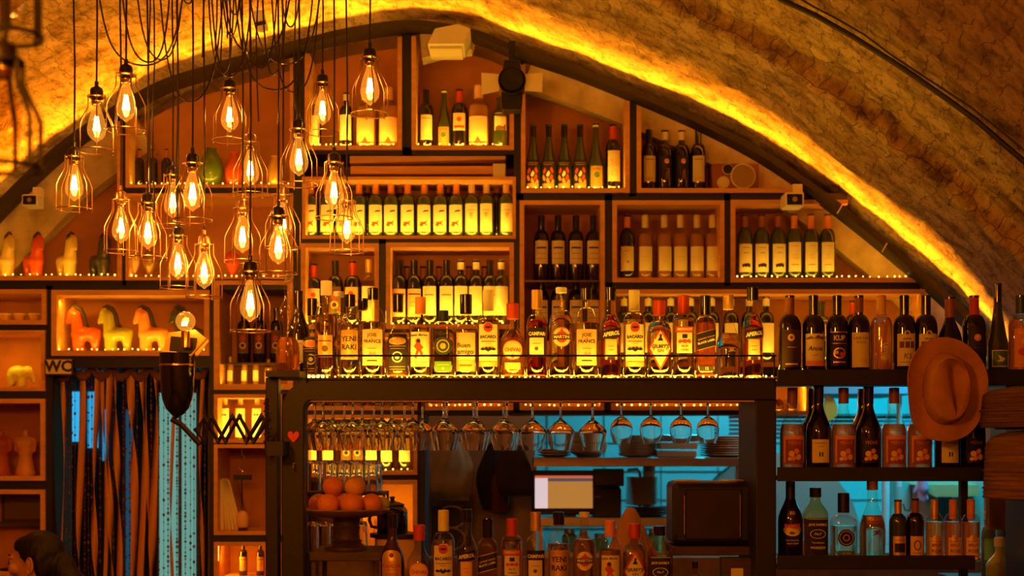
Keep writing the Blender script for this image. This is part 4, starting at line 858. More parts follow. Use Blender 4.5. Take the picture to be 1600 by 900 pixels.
# the lowest row has been poured from: the spirits stand low in the bottles
for k in ('s_aperol', 's_campari', 's_chivas', 's_walker'):
    KINDS[k+'_low'] = [p for p in KINDS[k] if p[0] != 'liquid']
tops = {613: 803, 655: 820, 693: 797, 729: 796, 762: 810, 800: 810, 837: 800, 873: 800, 913: 800, 953: 813, 991: 818, 1030: 822}
for k, x, l in bot:
    H = max(v[2] for nm, me, _ in KINDS[k] for v in [tuple(w_.co) for w_ in me.vertices])
    s = (ZP(tops[x], 4.92)-.905)/H
    bottle(k+'_low' if k+'_low' in KINDS else k, XP(x, 4.92), 4.92, .9052, l, group='spirits in the lowest row', s=s)
# strip of light under the rack shelf, behind the hanging glasses
o = MB().tube([(XP(482, 5.17), 5.165, ZR-.026), (XP(1175, 5.17), 5.165, ZR-.026)], .004, 6).build('light_strip', E_led); tag(o, 'glowing strip under the rack shelf behind the hanging glasses', 'light strip')
for a, b in ((482, 710), (710, 940), (940, 1175)): strip_lamp(a, b, 603, 5.155, 1.2, YEL, (0, -.5, -1), spread=170)

# ------------------------------------------------------------------ cage pendants
def remesh_blob(name, shapes, mat_, vox=.004, smooth=4, parent=None, loc=None):
    """one continuous skin round a union of balls and tapered limbs: ('b', c, r, (sx,sy,sz)) or ('c', p0, r0, p1, r1)"""
    mb = MB()
    for s_ in shapes:
        if s_[0] == 'b': sc = s_[3] if len(s_) > 3 else (1, 1, 1); mb.sphere(s_[1], s_[2], 20, 14, *sc)
        else:
            _, p0, r0, p1, r1 = s_; p0 = Vector(p0); p1 = Vector(p1)
            mb.tube([p0, p1], [r0, r1], 16); mb.sphere(p0, r0, 16, 10); mb.sphere(p1, r1, 16, 10)
    me = mb.mesh(name, mat_); o = bpy.data.objects.new(name, me); COL.objects.link(o)
    r = o.modifiers.new('r', 'REMESH'); r.mode = 'VOXEL'; r.voxel_size = vox
    sm = o.modifiers.new('s', 'SMOOTH'); sm.iterations = smooth; sm.factor = .6
    dg = bpy.context.evaluated_depsgraph_get(); dg.update()
    me2 = bpy.data.meshes.new_from_object(o.evaluated_get(dg)); bpy.data.objects.remove(o)
    me2.name = name; me2.polygons.foreach_set('use_smooth', [True]*len(me2.polygons))
    if not me2.materials: me2.materials.append(mat_)
    return me2

def cage_parts(sockm, dark=False):
    """lamp hanging from z=0 (top of the strain relief); 0.240 m tall to the ring, 0.128 m wide"""
    P = {}
    P['socket'] = MB().lathe([(.004,0),(.0065,-.002),(.0065,-.016),(.012,-.020),(.019,-.024),(.0215,-.032),(.0215,-.052),(.0225,-.053),(.0225,-.058),(.016,-.060),(.016,-.064),(.001,-.064)], 24).mesh('socket', sockm)
    P['collar'] = MB().lathe([(.014,-.064),(.0165,-.065),(.0165,-.069),(.0150,-.071),(.0165,-.073),(.0150,-.076),(.0160,-.079),(.012,-.081),(.001,-.081)], 24).mesh('screw_collar', M_brass)
    prof = [(.011,-.078),(.0125,-.086),(.0185,-.104),(.0255,-.128),(.0305,-.152),(.0310,-.164),(.0280,-.178),(.0190,-.191),(.0080,-.198),(.0035,-.203),(.0005,-.204)]
    P['bulb'] = MB().lathe(prof, 24).mesh('bulb', G_bulb if dark else G_bulb_lit)
    f = MB(); n = 8
    for k in range(n):
        a = 2*PI*k/n; b = 2*PI*(k+.5)/n
        f.tube([(.0050*math.cos(a), .0050*math.sin(a), -.118), (.0115*math.cos(a), .0115*math.sin(a), -.164)], .0010, 4)
        f.tube([(.0115*math.cos(a), .0115*math.sin(a), -.164), (.0050*math.cos(b+.39), .0050*math.sin(b+.39), -.118)], .0010, 4)
    P['filament'] = f.mesh('filament', E_fil)
    s_ = MB().tube([(0,0,-.080),(0,0,-.125)], .0022, 8).tube([(0,0,-.125),(0,0,-.172)], .0008, 5)
    P['glass_stem'] = s_.mesh('glass_stem', G_bulb)
    c = MB(); zt, zb = -.052, -.232; rt, rb = .031, .061; WR = .0042 if dark else .0019
    def ring(r, z, w=None): c.tube([(r*math.cos(2*PI*k/32), r*math.sin(2*PI*k/32), z) for k in range(32)], w or WR, 6, closed=True)
    ring(rt, zt); ring(rb, zb); ring(.0235, zt-.001)
    for k in range(6):
        a = 2*PI*k/6+.35; ca, sa = math.cos(a), math.sin(a)
        c.tube([(r*ca, r*sa, z) for r, z in ((rt, zt+.005), (rt, -.085), (.036, -.098), (.055, -.135), (rb, -.150), (rb, zb-.005))], WR, 6)
        c.tube([(.0225*ca, .0225*sa, zt), (rt*ca, rt*sa, zt)], .0013, 5)
        c.sphere((rb*ca, rb*sa, zb-.005), .0022, 6, 5)
    P['cage'] = c.mesh('cage', M_black if dark else M_copperwire)
    return P
CP = {'black': cage_parts(mat('bakelite', (.02, .012, .008), .3, coat=.3)), 'metal': cage_parts(mat('antique_metal', (.45, .25, .12), .3, .9)), 'dark': cage_parts(MC['bakelite'], True)}
def pendant(px, ytop, width, label, kind='black', rz=0, lit=True, group='cage pendant lamps', e=1.0):
    """px centre, image row of the strain relief's top, cage width in px"""
    Y = .128*F/width; p = W(px, ytop, Y)
    r = thing('cage_pendant_lamp', label, 'pendant lamp', p, rz, group)
    P = CP[kind]
    for nm in ('socket', 'screw_collar', 'bulb', 'filament', 'glass_stem', 'cage'):
        me = P['collar'] if nm == 'screw_collar' else P[nm]
        if nm == 'filament' and not lit: continue
        o = bpy.data.objects.new(nm, me); COL.objects.link(o); o.parent = r
    top = arch_z(p.x, Y)-p.z-.005
    MB().tube([(0,0,-.001), (.002,0,top*.3), (-.003,0,top*.6), (0,0,top)], .0032, 8).build('cord', MC['bakelite'], r)
    MB().lathe([(.001,top-.03),(.02,top-.026),(.03,top-.012),(.03,top+.03)], 16).build('ceiling_cup', MC['bakelite'], r)
    if lit:
        light('POINT', 'bulb_light', (p.x, p.y, p.z-.146), 1.5*e, ORANGE, .012)
LAMPS = [(578, 66, 62, 'topmost cage lamp, in front of the arch top'), (504, 108, 55, 'cage lamp second highest at the right of the cluster'), (197, 92, 62, 'cage lamp highest at the left, against the lit vault'),
 (151, 127, 60, 'cage lamp just left of and below the highest left one'), (359, 116, 57, 'cage lamp with a clear teardrop bulb before the dark shelves, high in the middle'), (467, 178, 61, 'cage lamp touching the right upright, above the frontmost right one'),
 (116, 222, 58, 'leftmost lit cage lamp'), (522, 230, 61, 'bright cage lamp right below the one by the right upright'), (391, 200, 57, 'cage lamp half behind the cords, below the clear teardrop one', 'metal'),
 (301, 230, 63, 'large cage lamp in the middle, in front of a twin'), (270, 252, 56, 'cage lamp hidden behind the large middle one'), (189, 290, 57, 'cage lamp left of a near twin at horse height', 'metal'), (231, 294, 60, 'cage lamp right of a near twin at horse height'),
 (379, 303, 58, 'cage lamp left of the one with the bright core, middle low', 'metal'), (435, 313, 63, 'cage lamp in the lower right of the cluster'), (542, 292, 56, 'small cage lamp just under the bright right one', 'metal'),
 (278, 346, 57, 'cage lamp low at the left, over the four horses'), (319, 359, 58, 'cage lamp with a shiny metal socket beside the low left one', 'metal'), (391, 398, 66, 'lowest cage lamp, beside the bar rack'), (442, 282, 58, 'cage lamp behind the lower right one', 'metal')]
random.seed(11)
for L_ in LAMPS: pendant(L_[0], L_[1], L_[2], L_[3], L_[4] if len(L_) > 4 else 'black', random.uniform(0, 1))
pendant(6, 48, 118, 'dark blurred cage lamp cut off by the left edge of the view', 'dark', lit=False, rz=.2, group='unlit near cage lamps')
pendant(8, -157, 118, 'dark cage lamp at the top left corner with only its ring in view', 'dark', lit=False, rz=.6, group='unlit near cage lamps')

# slack cords looping between hooks in the vault
LOOPS = [(136, 306, 102, 4.6), (180, 279, 95, 4.5), (203, 300, 91, 4.7), (236, 364, 158, 4.6), (318, 404, 122, 4.5), (332, 470, 86, 4.8), (350, 505, 141, 4.55), (366, 442, 104, 4.7), (372, 520, 98, 4.75),
         (338, 385, 55, 4.45), (402, 455, 118, 4.6), (415, 506, 146, 4.9), (352, 382, 24, 4.4), (272, 312, 4, 4.3), (322, 372, 112, 4.9), (428, 480, 40, 4.4)]
for i, (xa, xb, yb, Y) in enumerate(LOOPS):
    a = XP(xa, Y); b = XP(xb, Y); zb_ = ZP(yb, Y); za, zc_ = arch_z(a, Y)-.004, arch_z(b, Y)-.004; pts = []; n = 30
    cst = 10.0
    for k in range(n+1):
        t = -1+2*k/n; h = (math.cosh(cst*.5*t)-1)/(math.cosh(cst*.5)-1); X = (a+b)/2+(b-a)/2*t
        pts.append((X, Y+.02*math.sin(3*t+i), zb_+h*((za if t < 0 else zc_)-zb_)))
    o = MB().tube(pts, .0028, 6).build('looped_cable', MC['bakelite']); tag(o, 'dark slack lamp cord looping down from the vault among the cage lamps', 'cord', 'slack lamp cords')
for i, x in enumerate((116, 233, 240, 277, 318, 338, 345, 354, 402, 461, 466, 543)):
    Y = 4.62+.03*(i % 4); X = XP(x, Y); yb = (222, 300, 330, 350, 90, 80, 100, 60, 190, 170, 180, 235)[i]
    if x in (116, 543): continue
    z1 = arch_z(X, Y)-.004; z0 = ZP(yb, Y)
    o = MB().tube([(X+.004*math.sin(k*1.7+i), Y, z0+(z1-z0)*k/8) for k in range(9)], .0026, 6).build('electric_cable', MC['bakelite']); tag(o, 'straight dark lamp cord hanging from the vault among the cage lamps', 'cord', 'straight lamp cords')

# ------------------------------------------------------------------ things on the vault and the arch
def vault_curve(pts, r, name, label, m=M_black, n=8):
    """pts px,py; laid on the vault's inner face by marching the view ray to it"""
    out = []
    for px, py in pts:
        Y = 6.2
        while Y > 1.5:
            p = W(px, py, Y)
            if p.z < arch_z(p.x, Y)-r*.6: break
            Y -= .01
        out.append(W(px, py, Y))
    o = MB().tube(out, r, n).build(name, m); tag(o, label, 'conduit'); return out
vault_curve([(980,-190),(1060,-120),(1130,-62),(1190,-18),(1222,0),(1276,25),(1332,57),(1400,100),(1440,127),(1480,155),(1525,188),(1562,220),(1600,252),(1640,290),(1700,350),(1770,430),(1840,530)], .009, 'cable_conduit', 'thick black cable running down the near side of the brick vault')
vault_curve([(1000,-190),(1080,-120),(1160,-60),(1230,-14),(1270,10),(1305,28),(1350,54),(1390,84),(1432,112),(1475,140),(1520,170),(1575,214),(1620,252),(1690,318),(1770,410)], .0035, 'thin_cable', 'thin dark wire beside the thick cable on the vault')
# white wedge of the emergency light
wl = thing('emergency_light', 'white wedge-shaped light housing at the top of the arch', 'wall light', (0, 0, 0))
w0 = [W(668,72,6.2), W(725,72,6.2), W(736,47,6.2), W(716,40,6.2), W(680,47,6.2)]
MB().prism([(p.x, p.z) for p in w0], 6.17, 6.40).build('housing', M_white, wl, bevel=.006)
MB().box(w0[0].x+.01, w0[1].x-.01, 6.20, 6.38, w0[0].z-.012, w0[0].z).build('diffuser', mat('frosted_cover', (.7, .62, .45), .6), wl)
MB().prism([(p.x, p.z) for p in (W(658,86,6.35), W(702,74,6.35), W(736,72,6.35), W(742,50,6.35), W(655,48,6.35))], 6.40, 6.52).build('bracket', M_plaster, wl)
o = thing('ceiling_sensor', 'small pale sensor with a dark band on the vault behind the cords', 'sensor', W(408, 36, 6.0), 0)
MB().box(-.022, .022, -.03, .03, -.035, .05).build('housing', M_white, o, bevel=.008); MB().box(-.023, .023, -.0315, -.029, -.012, .004).build('window', M_blackgloss, o)
o.rotation_euler = (.2, -.2, 0)
# black spotlight with white flags
sp = thing('track_spotlight', 'black spotlight with dark lens hanging under the arch between two shelf boxes', 'spotlight', W(800, 128, 6.12))
sc = 6.12/F
MB().lathe([(.01,.10),(.045,.095),(.052,.07),(.056,.0),(.060,-.03),(.058,-.032),(.052,-.028),(.001,-.026)], 28).build('housing', M_blackmat, sp).rotation_euler = (-PI/2, 0, 0)
MB().lathe([(.001,.0),(.030,.004),(.047,.010),(.05,.012)], 28).build('lens', M_blackgloss, sp).matrix_local = Matrix.Translation((0, -.036, 0)) @ Matrix.Rotation(PI/2, 4, 'X') @ Matrix.Scale(.95, 4)
MB().prism([(-20*sc, -8*sc), (-12*sc, 36*sc), (12*sc, 36*sc), (20*sc, -8*sc)], .01, .13).build('gear_box', M_blackmat, sp, bevel=.004)
MB().prism([(-15*sc, -42*sc), (-17*sc, -14*sc), (17*sc, -14*sc), (15*sc, -42*sc)], .02, .10).build('lower_box', M_blackmat, sp, bevel=.004)
MB().box(-5*sc, 5*sc, .02, .06, 30*sc, 66*sc).build('hanger', M_blackmat, sp)
for s_, nm in ((-1, 'white card flag fixed left of the black spotlight'), (1, 'white card flag fixed right of the black spotlight')):
    q = MB().prism([(s_*20*sc, -14*sc), (s_*47*sc, -16*sc if s_ > 0 else -20*sc), (s_*48*sc, 14*sc), (s_*20*sc, 12*sc)], -.004, .0).build('flag', M_cream, sp)
# small security cameras on the shelf ends
def seccam(px, py, Y, label, s=1):
    r = thing('security_camera', label, 'camera', W(px, py, Y)); r.scale = (s, s, s)
    MB().box(-.047, .047, -.01, .11, -.035, .035).build('housing', M_white, r, bevel=.009)
    MB().box(-.038, .038, -.013, -.008, -.026, .026).build('front_glass', M_blackgloss, r, bevel=.002)
    MB().lathe([(.001,0),(.012,.001),(.013,.004)], 16).build('lens', M_steel, r).matrix_local = Matrix.Translation((0, -.012, 0)) @ Matrix.Rotation(PI/2, 4, 'X')
    MB().box(.0, .05, .04, .10, .03, .085).build('bracket', M_white, r, bevel=.004)
seccam(1241, 312, 6.26, 'small white camera at the end of the right shelf under the arch', .9)
seccam(47, 313, 6.24, 'small white camera under the arch at the far left', .75)
# bracket clips along the right arch
for x, y in ((1312, 326), (1382, 386)):
    a = W(x-4, y+8, 6.26); b = W(x+4, y-6, 6.26); o = MB().tube([a, b], .003, 6).build('arch_clip', M_cream); tag(o, 'pale cable clip across the black arch above the last wine box' if x < 1350 else 'pale cable clip lowest on the black arch at the right', 'clip')
# little speaker box with one big and two small cones
s0 = thing('small_speaker', 'small brown loudspeaker with one large and two small cones under the arch', 'speaker', (XP(1149, 6.46), 6.46, ZP(301, YF)+7*YF/F+.0006))
u = 6.46/F
MB().box(-36*u, 37*u, 0, .14, 0, 42*u).build('cabinet', mat('speaker_wood', (.28, .08, .03), .5), s0, bevel=.004)
def cone(px, pz, r, m, inner):
    q = MB().lathe([(r*u,0),(r*u,.004),(r*.9*u,.006),(r*.86*u,.002)], 28).build('speaker_ring', M_cream, s0); q.matrix_local = Matrix.Translation((px*u, -.001, pz*u)) @ Matrix.Rotation(PI/2, 4, 'X')
    q = MB().lathe([(.0001,.0),(r*.4*u,.001),(r*.86*u,.004)], 28).build('speaker_cone', m, s0); q.matrix_local = Matrix.Translation((px*u, -.001, pz*u)) @ Matrix.Rotation(PI/2, 4, 'X')
cone(12, 22, 20, mat('cone_paper', (.42, .27, .14), .8), 0); cone(-12, 33, 8.5, M_blackmat, 0); cone(-19, 12, 10, M_cream, 0)
# flat duct between the horse bay and the boxes above
du = thing('duct', 'flat long duct of pale wood and dark slots above the horse-label wines', 'duct', (0, 0, 0))
MB().prism([(p.x, p.z) for p in (W(545,241,YF), W(790,241,YF), W(790,246,YF), W(545,252,YF))], 6.44, 6.66).build('top_plate', M_ply, du)
MB().box(XP(545, YF), XP(772, YF), 6.46, 6.66, ZP(268, YF), ZP(255, YF)).build('middle_plate', M_ply, du, bevel=.004)
MB().box(XP(770, YF), XP(790, YF), 6.45, 6.66, ZP(274, YF), ZP(252, YF)).build('end_block', M_cream, du, bevel=.003)
BX['C5'] = wbox(1190, 588, 1266, 648, 'small bright plywood box at the left behind the middle wine shelf', t=6, led=.5, top_led=.5, beads=False)
for x, q in ((1216, 'left'), (1237, 'right')):
    o = MB().lathe([(.001,0),(.026,.001),(.029,.006),(.029,.17),(.02,.2),(.001,.2)], 20).build('lying_bottle', L_yellow); o.rotation_euler = (-PI/2, 0, 0); o.location = (XP(x, 6.46), 6.46, ZP(648, YF)+6*YF/F+.0295)
    tag(o, f'bottle lying end-on in the small bright box, {q} one', 'bottle', 'bottles lying end-on')

# ------------------------------------------------------------------ figurines and little things on the left shelves
def fl(py, t=7): return ZP(py, YF)+t*YF/F
def horse_mesh(m):
    u = 6.5/F   # px units, facing left (-x), feet at 0
    P = lambda x, z: (x*u, 0, z*u)
    sh = [('c', P(-8, 26), 11*u, P(14, 27), 10*u), ('c', P(-8, 8), 9*u, P(-7, 24), 10*u), ('b', P(-6, 4), 9.5*u, (1, 1, .5)), ('c', P(17, 5), 5.5*u, P(16, 24), 9*u), ('c', P(-9, 34), 9.5*u, P(-11, 54), 8*u), ('c', P(-11, 54), 8.5*u, P(-17, 58), 6.5*u),
          ('c', P(-18, 57), 6.0*u, P(-24, 44), 3.6*u), ('b', P(-15, 66), 2.5*u, (1, 1, 1.8)), ('c', P(21, 30), 5*u, P(22, 20), 3*u)]
    return remesh_blob('body', sh, m, .0045, 6)
def mane_mesh(m):
    u = 6.5/F; P = lambda x, z: (x*u, 0, z*u)
    return MB().tube([P(-19, 66), P(-13, 68), P(-5, 64), P(0, 54), P(3, 42), P(8, 36)], [1.6*u, 3*u, 3.6*u, 3.4*u, 3*u, 1.5*u], 10).mesh('mane', m)
M_mane = mat('dark_mane', (.05, .03, .015), .6)
HM = {}
def horse_fig(px, col, label, group, floor_py, flip=False, s=1, t=8, ry=0, Y=6.52):
    cn, c = col
    if cn not in HM: HM[cn] = horse_mesh(mat('glaze_'+cn, c, .3, coat=.4, var=.15))
    if 'mane' not in HM: HM['mane'] = mane_mesh(M_mane)
    r = thing('horse_figurine', label, 'figurine', (XP(px, Y), Y, fl(floor_py, t)+.0006), ry+(PI if flip else 0), group); r.scale = (s, s, s)
    put('body', HM[cn], r); put('mane', HM['mane'], r)
R_, O_, Y_, D_ = ('red', (.75, .10, .02)), ('orange', (.85, .35, .10)), ('olive', (.42, .40, .04)), ('dark', (.05, .05, .03))
for px, c, q in ((131, R_, 'glossy red horse figurine, first of four above the bead curtain'), (181, Y_, 'olive-yellow horse figurine, second of four above the curtain'), (236, O_, 'pale orange horse figurine, third of four above the curtain'), (292, D_, 'dark horse figurine behind the reading lamp bulb')):
    horse_fig(px, c, q, 'horses above the bead curtain', 556, s=1.06)
for px, c, q in ((8, ('cream', (.85, .62, .25)), 'cream standing horse figurine at the far left under the arch'), (53, R_, 'small red standing horse figurine under the arch'), (105, ('yellow', (.85, .65, .18)), 'yellow standing horse figurine under the arch'), (157, D_, 'dark standing horse figurine behind the cage lamps')):
    horse_fig(px, c, q, 'standing horses under the arch', 438, flip=True, s=1.03, t=7, ry=-.75)
# elephant
u = 6.5/F; P = lambda x, z, y=0: (x*u, y*u, z*u)
me = remesh_blob('body', [('b', P(3, 22), 15*u, (1.15, .8, .9)), ('c', P(12, 8, -5), 5.5*u, P(12, 18, -4), 7*u), ('c', P(12, 8, 5), 5.5*u, P(12, 18, 4), 7*u), ('c', P(-4, 6, -5), 5.5*u, P(-4, 18, -4), 7*u), ('c', P(-4, 6, 5), 5.5*u, P(-4, 18, 4), 7*u), ('b', P(-12, 25), 10*u), ('c', P(-17, 24), 5*u, P(-22, 10), 3.2*u), ('b', P(-9, 24, -9), 7*u, (.9, .35, 1.1)), ('b', P(-9, 24, 9), 7*u, (.9, .35, 1.1))], mat('glaze_lime', (.62, .60, .10), .3, coat=.4), .004, 5)
o = thing('elephant_figurine', 'glossy yellow-green elephant figurine in a left wall box', 'figurine', (XP(31, 6.52), 6.52, fl(611, 6)+.0006), PI); put('body', me, o)
# torsos
for px, c, q in ((40, ('clay', (.72, .34, .14)), 'pale clay torso figure in the lower left wall box'), (2, ('brick', (.42, .08, .03)), 'red clay torso figure cut off by the left edge')):
    u = 6.5/F
    me = remesh_blob('body', [('c', P(0, 6), 15*u, P(0, 30), 10*u), ('c', P(0, 30), 10*u, P(0, 48), 14*u), ('c', P(-11, 56), 5*u, P(11, 56), 5*u), ('b', P(0, 3), 16*u, (1.05, .8, .3)), ('b', P(-6, 50, -6), 7*u), ('b', P(6, 50, -6), 7*u), ('c', P(0, 56), 5*u, P(0, 68), 4*u), ('c', P(-14, 53), 4*u, P(-13, 40), 4*u), ('c', P(14, 53), 4*u, P(13, 40), 4*u)], mat('glaze_'+c[0], c[1], .5, var=.2), .0045, 5)
    o = thing('torso_figurine', q, 'figurine', (XP(px, 6.52), 6.52, fl(751, 7)+.0006)); put('body', me, o)
# bowls
for i, x in enumerate((8, 31, 54)):
    o = thing('glass_bowl', f'small patterned glass bowl above the elephant, {ORD[i]} from the left', 'bowl', (XP(x, 6.5), 6.5, fl(507)+.0006), 0, 'small glass bowls'); u = 6.5/F
    MB().lathe([(.001,0),(3*u,0),(4*u,1*u),(8*u,5*u),(9.5*u,12*u),(9*u,12*u),(7.5*u,6*u),(3*u,2.2*u),(.001,2*u)], 24).build('bowl_shell', M_gold, o)
    MB().lathe([(9.55*u,10.6*u),(9.8*u,11.5*u),(9.6*u,12.4*u),(9.1*u,12.3*u)], 24).build('rim', M_cream, o)
# vases high on the left, teardrops
def vase(px, prof, m, label, floor_py, t=5, kind='vase'):
    u = 6.5/F; o = thing(kind, label, 'vase', (XP(px, 6.52), 6.52, fl(floor_py, t)+.0006)); MB().lathe([(r*u, z*u) for r, z in prof], 28).build('body', m, o)
    MB().lathe([(prof[-1][0]*u, prof[-1][1]*u-.001), ((prof[-1][0]+1.4)*u, prof[-1][1]*u+.001), ((prof[-1][0]+1.4)*u, prof[-1][1]*u+.004), (prof[-1][0]*u, prof[-1][1]*u+.005)], 28).build('rim', m, o)
vase(330, [(9,0),(12,2),(17,15),(19,30),(16,46),(9,58),(7,62)], mat('glaze_green', (.10, .17, .02), .25, coat=.5), 'dark green ribbed vase behind the cage lamps', 293)
vase(366, [(8,0),(10,2),(14,14),(15,28),(11,44),(6,52),(6,56)], mat('glaze_scarlet', (.55, .07, .02), .25, coat=.5), 'red vase beside the green one behind the cage lamps', 293)
vase(430, [(8,0),(10,2),(12,14),(11,34),(7,44),(5,50)], M_gold, 'pale gold vase near the left upright', 293)
for px, m, q in ((207, M_peach, 'pale upside-down teardrop ornament behind the low cage lamps'), (234, mat('bronze', (.35, .20, .07), .4, .5), 'bronze teardrop ornament behind the low cage lamps'), (363, M_redprint, 'red teardrop ornament right of the low cage lamps')):
    u = 6.5/F; o = thing('teardrop_ornament', q, 'ornament', (XP(px, 6.5), 6.5, fl(438, 5)+.0006))
    MB().lathe([(.001,0),(3*u,0),(3*u,1.5*u),(.8*u,3*u),(2*u,6*u),(7*u,14*u),(11*u,24*u),(12*u,32*u),(9*u,40*u),(4*u,44*u),(.001,45*u)], 24).build('drop', m, o)
    MB().lathe([(.001,44*u),(1.5*u,44*u),(1.5*u,48*u),(.001,48.5*u)], 12).build('tip', M_brass, o)
# dark felt hats in the corner box
for i, (px, s_, q) in enumerate(((38, 1.0, 'dark felt hat in the bottom left wall box'),)):
    u = 6.5/F; o = thing('felt_hat', q, 'hat', (XP(px, 6.55), 6.5+.05*i, fl(900)+.0006+.09*i)); o.scale = (s_,)*3
    MB().lathe([(.001,24*u),(12*u,24*u),(17*u,20*u),(19*u,8*u),(20*u,3*u),(34*u,1*u),(34*u,.2*u),(20*u,1.4*u),(17*u,7*u),(14*u,19*u),(.001,21*u)], 28).build('hat_body', mat('dark_felt', (.03, .022, .012), .9), o)
    MB().lathe([(19.3*u,8*u),(20.4*u,3*u),(20.8*u,3.2*u),(19.7*u,8*u)], 28).build('hat_band', M_brownfoil, o)
o = thing('picture_frame', 'dim framed picture standing behind the felt hats', 'picture', (XP(36, 6.62), 6.62, fl(900)+.21)); MB().box(-.1, .11, 0, .012, 0, .20).build('frame', M_darkwood, o); MB().box(-.085, .095, -.002, 0, .015, .185).build('print', mat('dim_print', (.16, .11, .03), .8), o)
MB().box(-.13, .14, -.03, .03, -.02, 0).build('ledge', M_darkwood, o)
# WC sign
ws = thing('toilet_sign', 'small cream sign reading WC in black beside the curtain', 'sign', W(91.5, 573, 6.36))
u = 6.36/F
MB().box(-22*u, 22*u, 0, .012, -13*u, 13*u).build('frame', M_darkwood, ws, bevel=.002); MB().box(-20*u, 20*u, -.002, .0, -11*u, 11*u).build('plate', M_cream, ws)
vs, fs = text_mesh('WC', 24*u, .04, 0, 1.0); MB().add([(v[0], -.0028, v[1]) for v in vs], fs).build('lettering', M_ink, ws)

# books and little hanging scale in E3
bz = fl(836, 6)
for i, (x, tilt, h, wd, c) in enumerate(((350, .02, 78, 6, (.75,.5,.2)), (356, .06, 80, 4, (.6,.35,.15)), (361, .10, 79, 5, (.8,.6,.3)), (367, .15, 80, 5, (.65,.42,.2)), (373, .2, 80, 5, (.85,.62,.3)), (379, .25, 79, 5, (.7,.45,.2)))):
    u = 6.5/F; o = thing('leaning_book', f'thin pale book leaning left, {ORD[i]} from the left beside the curtain', 'book', (XP(x, 6.5), 6.46, bz+.001), 0, 'leaning books'); o.rotation_euler = (0, -tilt, 0)
    MB().box(-wd*u/2, wd*u/2, 0, .15, 0, h*u).build('cover', mat(f'book_cloth_{i}', c, .6), o, bevel=.001); MB().box(-wd*u*.35, wd*u*.35, -.0006, .1495, .003, h*u+.0006).build('pages', M_cream, o)
o = thing('hand_bell', 'pale clay bell shape standing in front of the thin stand by the books', 'ornament', (XP(379, 6.43), 6.43, bz+.0006)); u = 6.43/F
MB().lathe([(.001,5*u),(8*u,5*u),(9.5*u,8*u),(9.5*u,22*u),(7*u,28*u),(3*u,31*u),(.001,31*u)], 20).build('body', M_peach, o); MB().box(-6*u, 6*u, -6*u, 6*u, 0, 5*u).build('foot', M_blackmat, o)
o = thing('hanging_hook', 'thin S-shaped hook with a dark weight hanging beside the books', 'hook', W(378, 698, 6.46)); u = 6.46/F
MB().tube([(0,0,0),(0,0,-12*u),(4*u,0,-17*u),(4*u,0,-21*u),(-5*u,0,-29*u),(-5*u,0,-34*u),(2*u,0,-39*u)], .0022, 8).build('hook_wire', M_steel, o)
MB().box(-12*u, 14*u, -.02, .02, -52*u, -44*u).build('weight', M_blackmat, o); MB().tube([(0,0,-52*u),(0,0,-98*u)], .003, 8).build('rod', M_blackmat, o); MB().tube([(0,0,-38*u),(0,0,-45*u)], .002, 6).build('link', M_steel, o)

# ------------------------------------------------------------------ bead curtain and ribbons in the doorway, corridor behind
YCU = 6.50
zc1 = ZP(574, YCU)
rail = thing('curtain_rail', 'dark rail over the doorway with gathered brown cloth', 'curtain rail', (0, 0, 0))
MB().box(XP(81, YCU), XP(325, YCU), YCU-.02, YCU+.06, zc1-.002, zc1+.012).build('rail', M_black, rail)
random.seed(5)
for i in range(8):
    a = 84+30*i; pts = [W(a+30*t/8, 576+13*math.sin(PI*t/8)+random.uniform(-2, 2), YCU-.01) for t in range(9)]
    MB().tube(pts, [.008+.012*math.sin(PI*t/8) for t in range(9)], 8, flat=.5).build('gathered_cloth', mat('brown_cloth', (.16, .07, .03), .9, var=.3), rail)
for i, (x, hw) in enumerate(((97, 3.5), (126, 5), (150, 5), (172, 6), (184, 5), (207, 6), (222, 5), (241, 6), (270, 2.6), (316, 3), (231, 3.5), (163, 3))):
    mb = MB(); vs = []; fs = []; n = 70; ph = random.uniform(0, 6); tw = random.uniform(1.6, 2.6); X = XP(x, YCU)
    for k in range(n+1):
        z = zc1-.01-(zc1-.12)*k/n; a = ph+tw*PI*k/n+.6*math.sin(k*.13+i); wv = .010*math.sin(k*.11+i)
        c, s_ = math.cos(a)*hw*YCU/F, math.sin(a)*hw*YCU/F
        vs += [(X+wv-c, YCU+.0-s_, z), (X+wv+c, YCU+.0+s_, z)]
    for k in range(n): fs.append((2*k, 2*k+1, 2*k+3, 2*k+2))
    o = mb.add(vs, fs, True).build('curtain_ribbon', mat('ribbon_satin', (.62, .27, .09), .45)); sd = o.modifiers.new('t', 'SOLIDIFY'); sd.thickness = .0012
    tag(o, 'long twisted orange-brown ribbon hanging in the toilet doorway', 'ribbon', 'twisted ribbons in the doorway')
mb = MB(); xs_ = [84, 89, 103, 108, 113, 118, 133, 139, 144, 157, 178, 192, 197, 202, 214, 236, 247, 256, 263, 276, 281, 289, 297, 303, 309, 320]
for x in xs_:
    X = XP(x, YCU+.03); y = YCU+.03+random.uniform(-.01, .01); z = zc1-.01; mb.tube([(X, y, z), (X, y, .15)], .0010, 4)
    dense = random.random() < .6
    while z > .2:
        r = random.choice((.0035, .0045, .006)); mb.sphere((X, y, z), r, 6, 4, sz=random.choice((1, 1.4))); z -= random.uniform(.012, .03) if dense else random.uniform(.03, .075)
o = mb.build('bead_curtain', mat('bead_glass', (.22, .07, .02), .15, coat=.7, var=.6, vscale=40)); tag(o, 'curtain of dark shiny bead strands across the toilet doorway', 'bead curtain'); o['kind'] = 'stuff'
